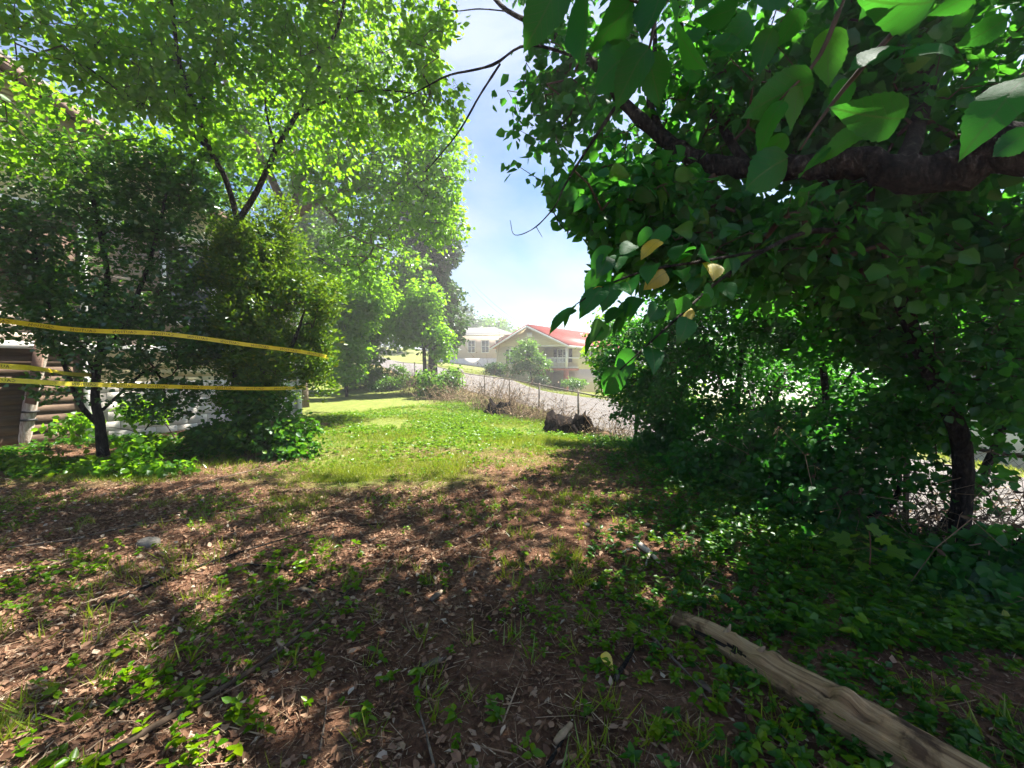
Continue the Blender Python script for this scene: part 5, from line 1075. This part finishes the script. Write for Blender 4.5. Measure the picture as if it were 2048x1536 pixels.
# ------------------------------------------------------------------ ground cover nobody could count
def pick(n, x0, x1, y0, y1, dens, power=1.0):
    out = []; tot = 0
    while tot < n:
        m = 40000; u = rng.random(m); y = y0 + (y1 - y0) * u ** power; x = x0 + (x1 - x0) * rng.random(m)
        vis = np.abs(x) < 1.3 * np.maximum(y, .3) + .6; k = vis & (rng.random(m) < dens(x, y)); p = np.stack([x[k], y[k]], 1); out.append(p); tot += len(p)
    return np.concatenate(out)[:n]
def houseside(x, y): return (x + 7.5) * .857 - (y - 9.9) * .514     # metres in front of the sided house's wall
def yard(x, y): return (road_sd(x, y) < -.1) & (houseside(x, y) > .05)
def stuff(name, V, L, T, mat, r, label, kind='stuff'):
    o = mk(name, V, L, T, M_[mat], rnd=r); tag(o, label, kind=kind); return o
def litter():
    def dens(x, y):
        P = np.stack([x, y, x * 0], -1); g = lawn(x, y); return yard(x, y) * np.clip((.75 + .45 * wob(P, 1.3, 9) - .10 * np.clip(x, -3, 2)) * (1 - g * .9), 0, 1)
    p = pick(60000, -9, 4, .9, 10.5, dens, 1.6); n = len(p); z = GZ(p[:, 0], p[:, 1]); P = np.column_stack([p, z + .004 + .012 * rng.random(n)])
    a = rng.random(n) * 6.283; ax = np.stack([np.cos(a), np.sin(a), rng.normal(size=n) * .25], 1); nr = np.array([0, 0, 1.]) + rng.normal(size=(n, 3)) * .35
    V, L, T, r = scatter(P, ax, nr, (.010 + .042 * rng.random(n) ** 2.2), T_curl(), rng.random(n) ** 1.3); stuff('leaf_litter', V, L, T, 'litter', r, 'dry brown and tan fallen leaves scattered over the bare earth')
    def dens4(x, y): P = np.stack([x, y, x * 0], -1); return yard(x, y) * np.clip(.25 + .4 * wob(P, 1.9, 27) + .28 * np.clip(-x - .3, -1, 2.2), .04, 1)
    p = pick(11000, -6, 2.2, .9, 5.2, dens4, 1.2); n = len(p); z = GZ(p[:, 0], p[:, 1]); P = np.column_stack([p, z + .008 + .018 * rng.random(n)])
    a = rng.random(n) * 6.283; ax = np.stack([np.cos(a), np.sin(a), rng.normal(size=n) * .3], 1); nr = np.array([0, 0, 1.]) + rng.normal(size=(n, 3)) * .45
    V, L, T, r = scatter(P, ax, nr, .018 + .036 * rng.random(n), T_curl(), rng.random(n) ** 1.1, .9 + .8 * rng.random(n)); stuff('matted_leaves', V, L, T, 'litter', r, 'larger matted brown leaves drifted over the near left earth')
    p = pick(70000, -9, 4, .9, 10, dens, 1.7); n = len(p); z = GZ(p[:, 0], p[:, 1]); A = np.column_stack([p, z + .004 + .02 * rng.random(n)]); a = rng.random(n) * 6.283; ln = .02 + .10 * rng.random(n) ** 2
    Bq = A + np.stack([np.cos(a) * ln, np.sin(a) * ln, rng.normal(size=n) * .1 * ln], 1); Bq[:, 2] = np.maximum(Bq[:, 2], GZ(Bq[:, 0], Bq[:, 1]) + .002); rr = .0006 + .0020 * rng.random(n) ** 3
    V, L, T = seg_geo(A, Bq, rr, rr * .6, 3); stuff('stem_litter', V, L, T, 'needle', np.repeat(rng.random(n), 6), 'dry stems, needles and twig bits covering the bare earth')
    p = pick(500, -8, 3.5, 1.0, 7, dens, 1.3); n = len(p); A = np.column_stack([p, GZ(p[:, 0], p[:, 1]) + .012]); a = rng.random(n) * 6.283; ln = .12 + .3 * rng.random(n); C = A + np.stack([np.cos(a) * ln, np.sin(a) * ln, 0 * a], 1); C[:, 2] = GZ(C[:, 0], C[:, 1]) + .012
    md = (A + C) / 2 + rng.normal(size=(n, 3)) * .02; md[:, 2] = GZ(md[:, 0], md[:, 1]) + .02; rr = .002 + .003 * rng.random(n)
    V, L, T = seg_geo(np.concatenate([A, md]), np.concatenate([md, C]), np.concatenate([rr, rr * .8]), np.concatenate([rr * .8, rr * .4]), 4); stuff('twig_litter', V, L, T, 'needle', np.repeat(rng.random(2 * n), 8), 'small fallen twigs strewn over the bare earth')
litter()
def grasses():
    def dens(x, y):
        P = np.stack([x, y, x * 0], -1); return yard(x, y) * np.clip(lawn(x, y) * 1.2 - .10 + .35 * wob(P, 3, 1), .03, 1)
    p = pick(110000, -16, 4, 5.5, 33, dens, 1.6); n = len(p); z = H(p[:, 0], p[:, 1]); P = np.column_stack([p, z]); d = p[:, 1]
    ax = np.stack([rng.normal(size=n) * .45, rng.normal(size=n) * .45, np.ones(n)], 1); nr = np.stack([rng.normal(size=n), rng.normal(size=n), .3 * np.ones(n)], 1)
    Pp = np.stack([p[:, 0], p[:, 1], z], -1); tall = .6 + .5 * np.clip(wob(Pp, 1.1, 6), -1, 1)
    V, L, T, r = scatter(P, ax, nr, (.05 + .05 * rng.random(n)) * tall * (1 + d * .015), T_blade(), np.clip(rng.random(n) * .8 + .1 * rng.random(n), 0, 1), 1 + d * .06); stuff('grass', V, L, T, 'grass', r, 'sunlit yellow-green lawn grass')
    def dens2(x, y): P = np.stack([x, y, x * 0], -1); return yard(x, y) * np.clip(wob(P, 2.2, 11) * .8 - .1, .06, 1)
    c = pick(900, -7, 2.8, 1.2, 9, dens2, 1.2); k = 14; q = np.repeat(c, k, 0) + rng.normal(size=(len(c) * k, 2)) * .025; n = len(q); P = np.column_stack([q, GZ(q[:, 0], q[:, 1])])
    ax = np.stack([rng.normal(size=n) * .6, rng.normal(size=n) * .6, np.ones(n)], 1); nr = np.stack([rng.normal(size=n), rng.normal(size=n), .3 * np.ones(n)], 1)
    V, L, T, r = scatter(P, ax, nr, .05 + .09 * rng.random(n), T_blade(), rng.random(n) * .7, np.full(n, .8)); stuff('grass_tufts', V, L, T, 'grass', r, 'sparse tufts of grass on the bare earth')
    def dens3(x, y): sd = road_sd(x, y); return ((sd > RW + .1) & (sd < 30)) * 1.0
    p = pick(30000, -16, 22, 6, 46, dens3, .9); n = len(p); P = np.column_stack([p, H(p[:, 0], p[:, 1])]); ax = np.stack([rng.normal(size=n) * .4, rng.normal(size=n) * .4, np.ones(n)], 1); nr = np.stack([rng.normal(size=n), rng.normal(size=n), .3 * np.ones(n)], 1)
    V, L, T, r = scatter(P, ax, nr, .08 + .10 * rng.random(n), T_blade(), rng.random(n), np.full(n, 2.5)); stuff('verge_grass', V, L, T, 'grass', r, 'grass on the verge and front lawns across the road')
grasses()
def weeds():
    def field(n, x0, x1, y0, y1, dens, leaves, hgt, size, mat, name, label, power=1.4, tm=None):
        c = pick(n, x0, x1, y0, y1, dens, power); K = len(c); z = GZ(c[:, 0], c[:, 1]); k = leaves
        lean = rng.normal(size=(K, 2)) * .3; h = hgt * (.4 + .9 * rng.random(K)); base = np.column_stack([c, z]); top = base + np.column_stack([lean * h[:, None], h])
        t = .25 + .75 * rng.random((K, k)); P = base[:, None] + (top - base)[:, None] * t[..., None]; a = rng.random((K, k)) * 6.283
        ax = np.stack([np.cos(a), np.sin(a), .25 * rng.normal(size=(K, k)) + .1], -1); nr = np.array([0, 0, 1.]) + rng.normal(size=(K, k, 3)) * .35; sz = size * (.5 + .8 * rng.random((K, k)))
        V, L, T, r = scatter(P.reshape(-1, 3), ax.reshape(-1, 3), nr.reshape(-1, 3), sz.ravel(), tm or T_mid(.3), np.clip(rng.random(K * k) * .7 + np.repeat(rng.random(K), k) * .3, 0, 1))
        V2, L2, T2 = seg_geo(base, top, np.full(K, .0014), np.full(K, .0008), 3)
        stuff(name, np.concatenate([V, V2]), np.concatenate([L, L2 + len(V)]), np.concatenate([T, T2]), mat, np.concatenate([r, np.full(len(V2), .3)]), label)
    w = lambda x, y, s, q, a, b: np.clip(wob(np.stack([x, y, x * 0], -1), s, q) * a + b, 0, 1)
    field(5600, -8, 3, 1.0, 11, lambda x, y: yard(x, y) * np.clip(w(x, y, 1.7, 14, 1.5, -.2) + .12 * np.clip(x, -1, 3), .02, 1), 7, .05, .027, 'weed', 'small_weeds', 'scattered small broad-leaved weeds on the bare earth')
    field(1300, .3, 3.4, 1.2, 4.5, lambda x, y: yard(x, y) * np.clip((x - .1 - .12 * y) * .9, 0, 1) * w(x, y, 2.1, 15, .6, .75), 9, .07, .042, 'ivy', 'ground_ivy', 'dark green ground ivy around the log')
    field(3200, .8, 4.3, 2.2, 10.5, lambda x, y: yard(x, y) * np.clip((x - 1.05 - .05 * y), 0, 1), 8, .13, .06, 'ivy', 'ground_ivy', 'deep green leafy ground cover at the foot of the thicket')
    field(260, -3.5, 1.5, 1.2, 3.6, lambda x, y: yard(x, y) * w(x, y, 2.6, 19, 1.4, -.1), 8, .10, .045, 'weed', 'taller_weeds', 'taller leafy weeds along the bottom of the bare earth')
    field(6200, -14, 2.8, 6.5, 31, lambda x, y: yard(x, y) * np.clip((y - 6.3) / 5, 0, 1) * lawn(x, y) * w(x, y, 1.2, 16, .9, .5), 6, .07, .06, 'weed', 'lawn_clover', 'broad-leaved clover and weeds in the lawn', 1.3)
    field(900, -8.6, -3.2, 5.2, 8.6, lambda x, y: yard(x, y) * w(x, y, 1.4, 17, .8, .3) * (houseside(x, y) < 3.2), 8, .12, .06, 'ivy', 'shrub_undergrowth', 'dark undergrowth below the holly and the conifer', 1)
weeds()

# ------------------------------------------------------------------ added thin volume imitating lens glare
def glare_veil(d):
    m, nt, N, L = newmat('glare_veil'); o = N.new('ShaderNodeOutputMaterial'); v = N.new('ShaderNodeVolumePrincipled')
    v.inputs['Color'].default_value = (.96, .98, 1, 1); v.inputs['Density'].default_value = d; v.inputs['Anisotropy'].default_value = .45; L.new(v.outputs[0], o.inputs['Volume'])
    b = MB(); b.box((-450, -430, -14), (450, 450, 16)); x = b.build('glare_veil', m); tag(x, 'thin added volume imitating lens glare', kind='stuff')
glare_veil(.003)
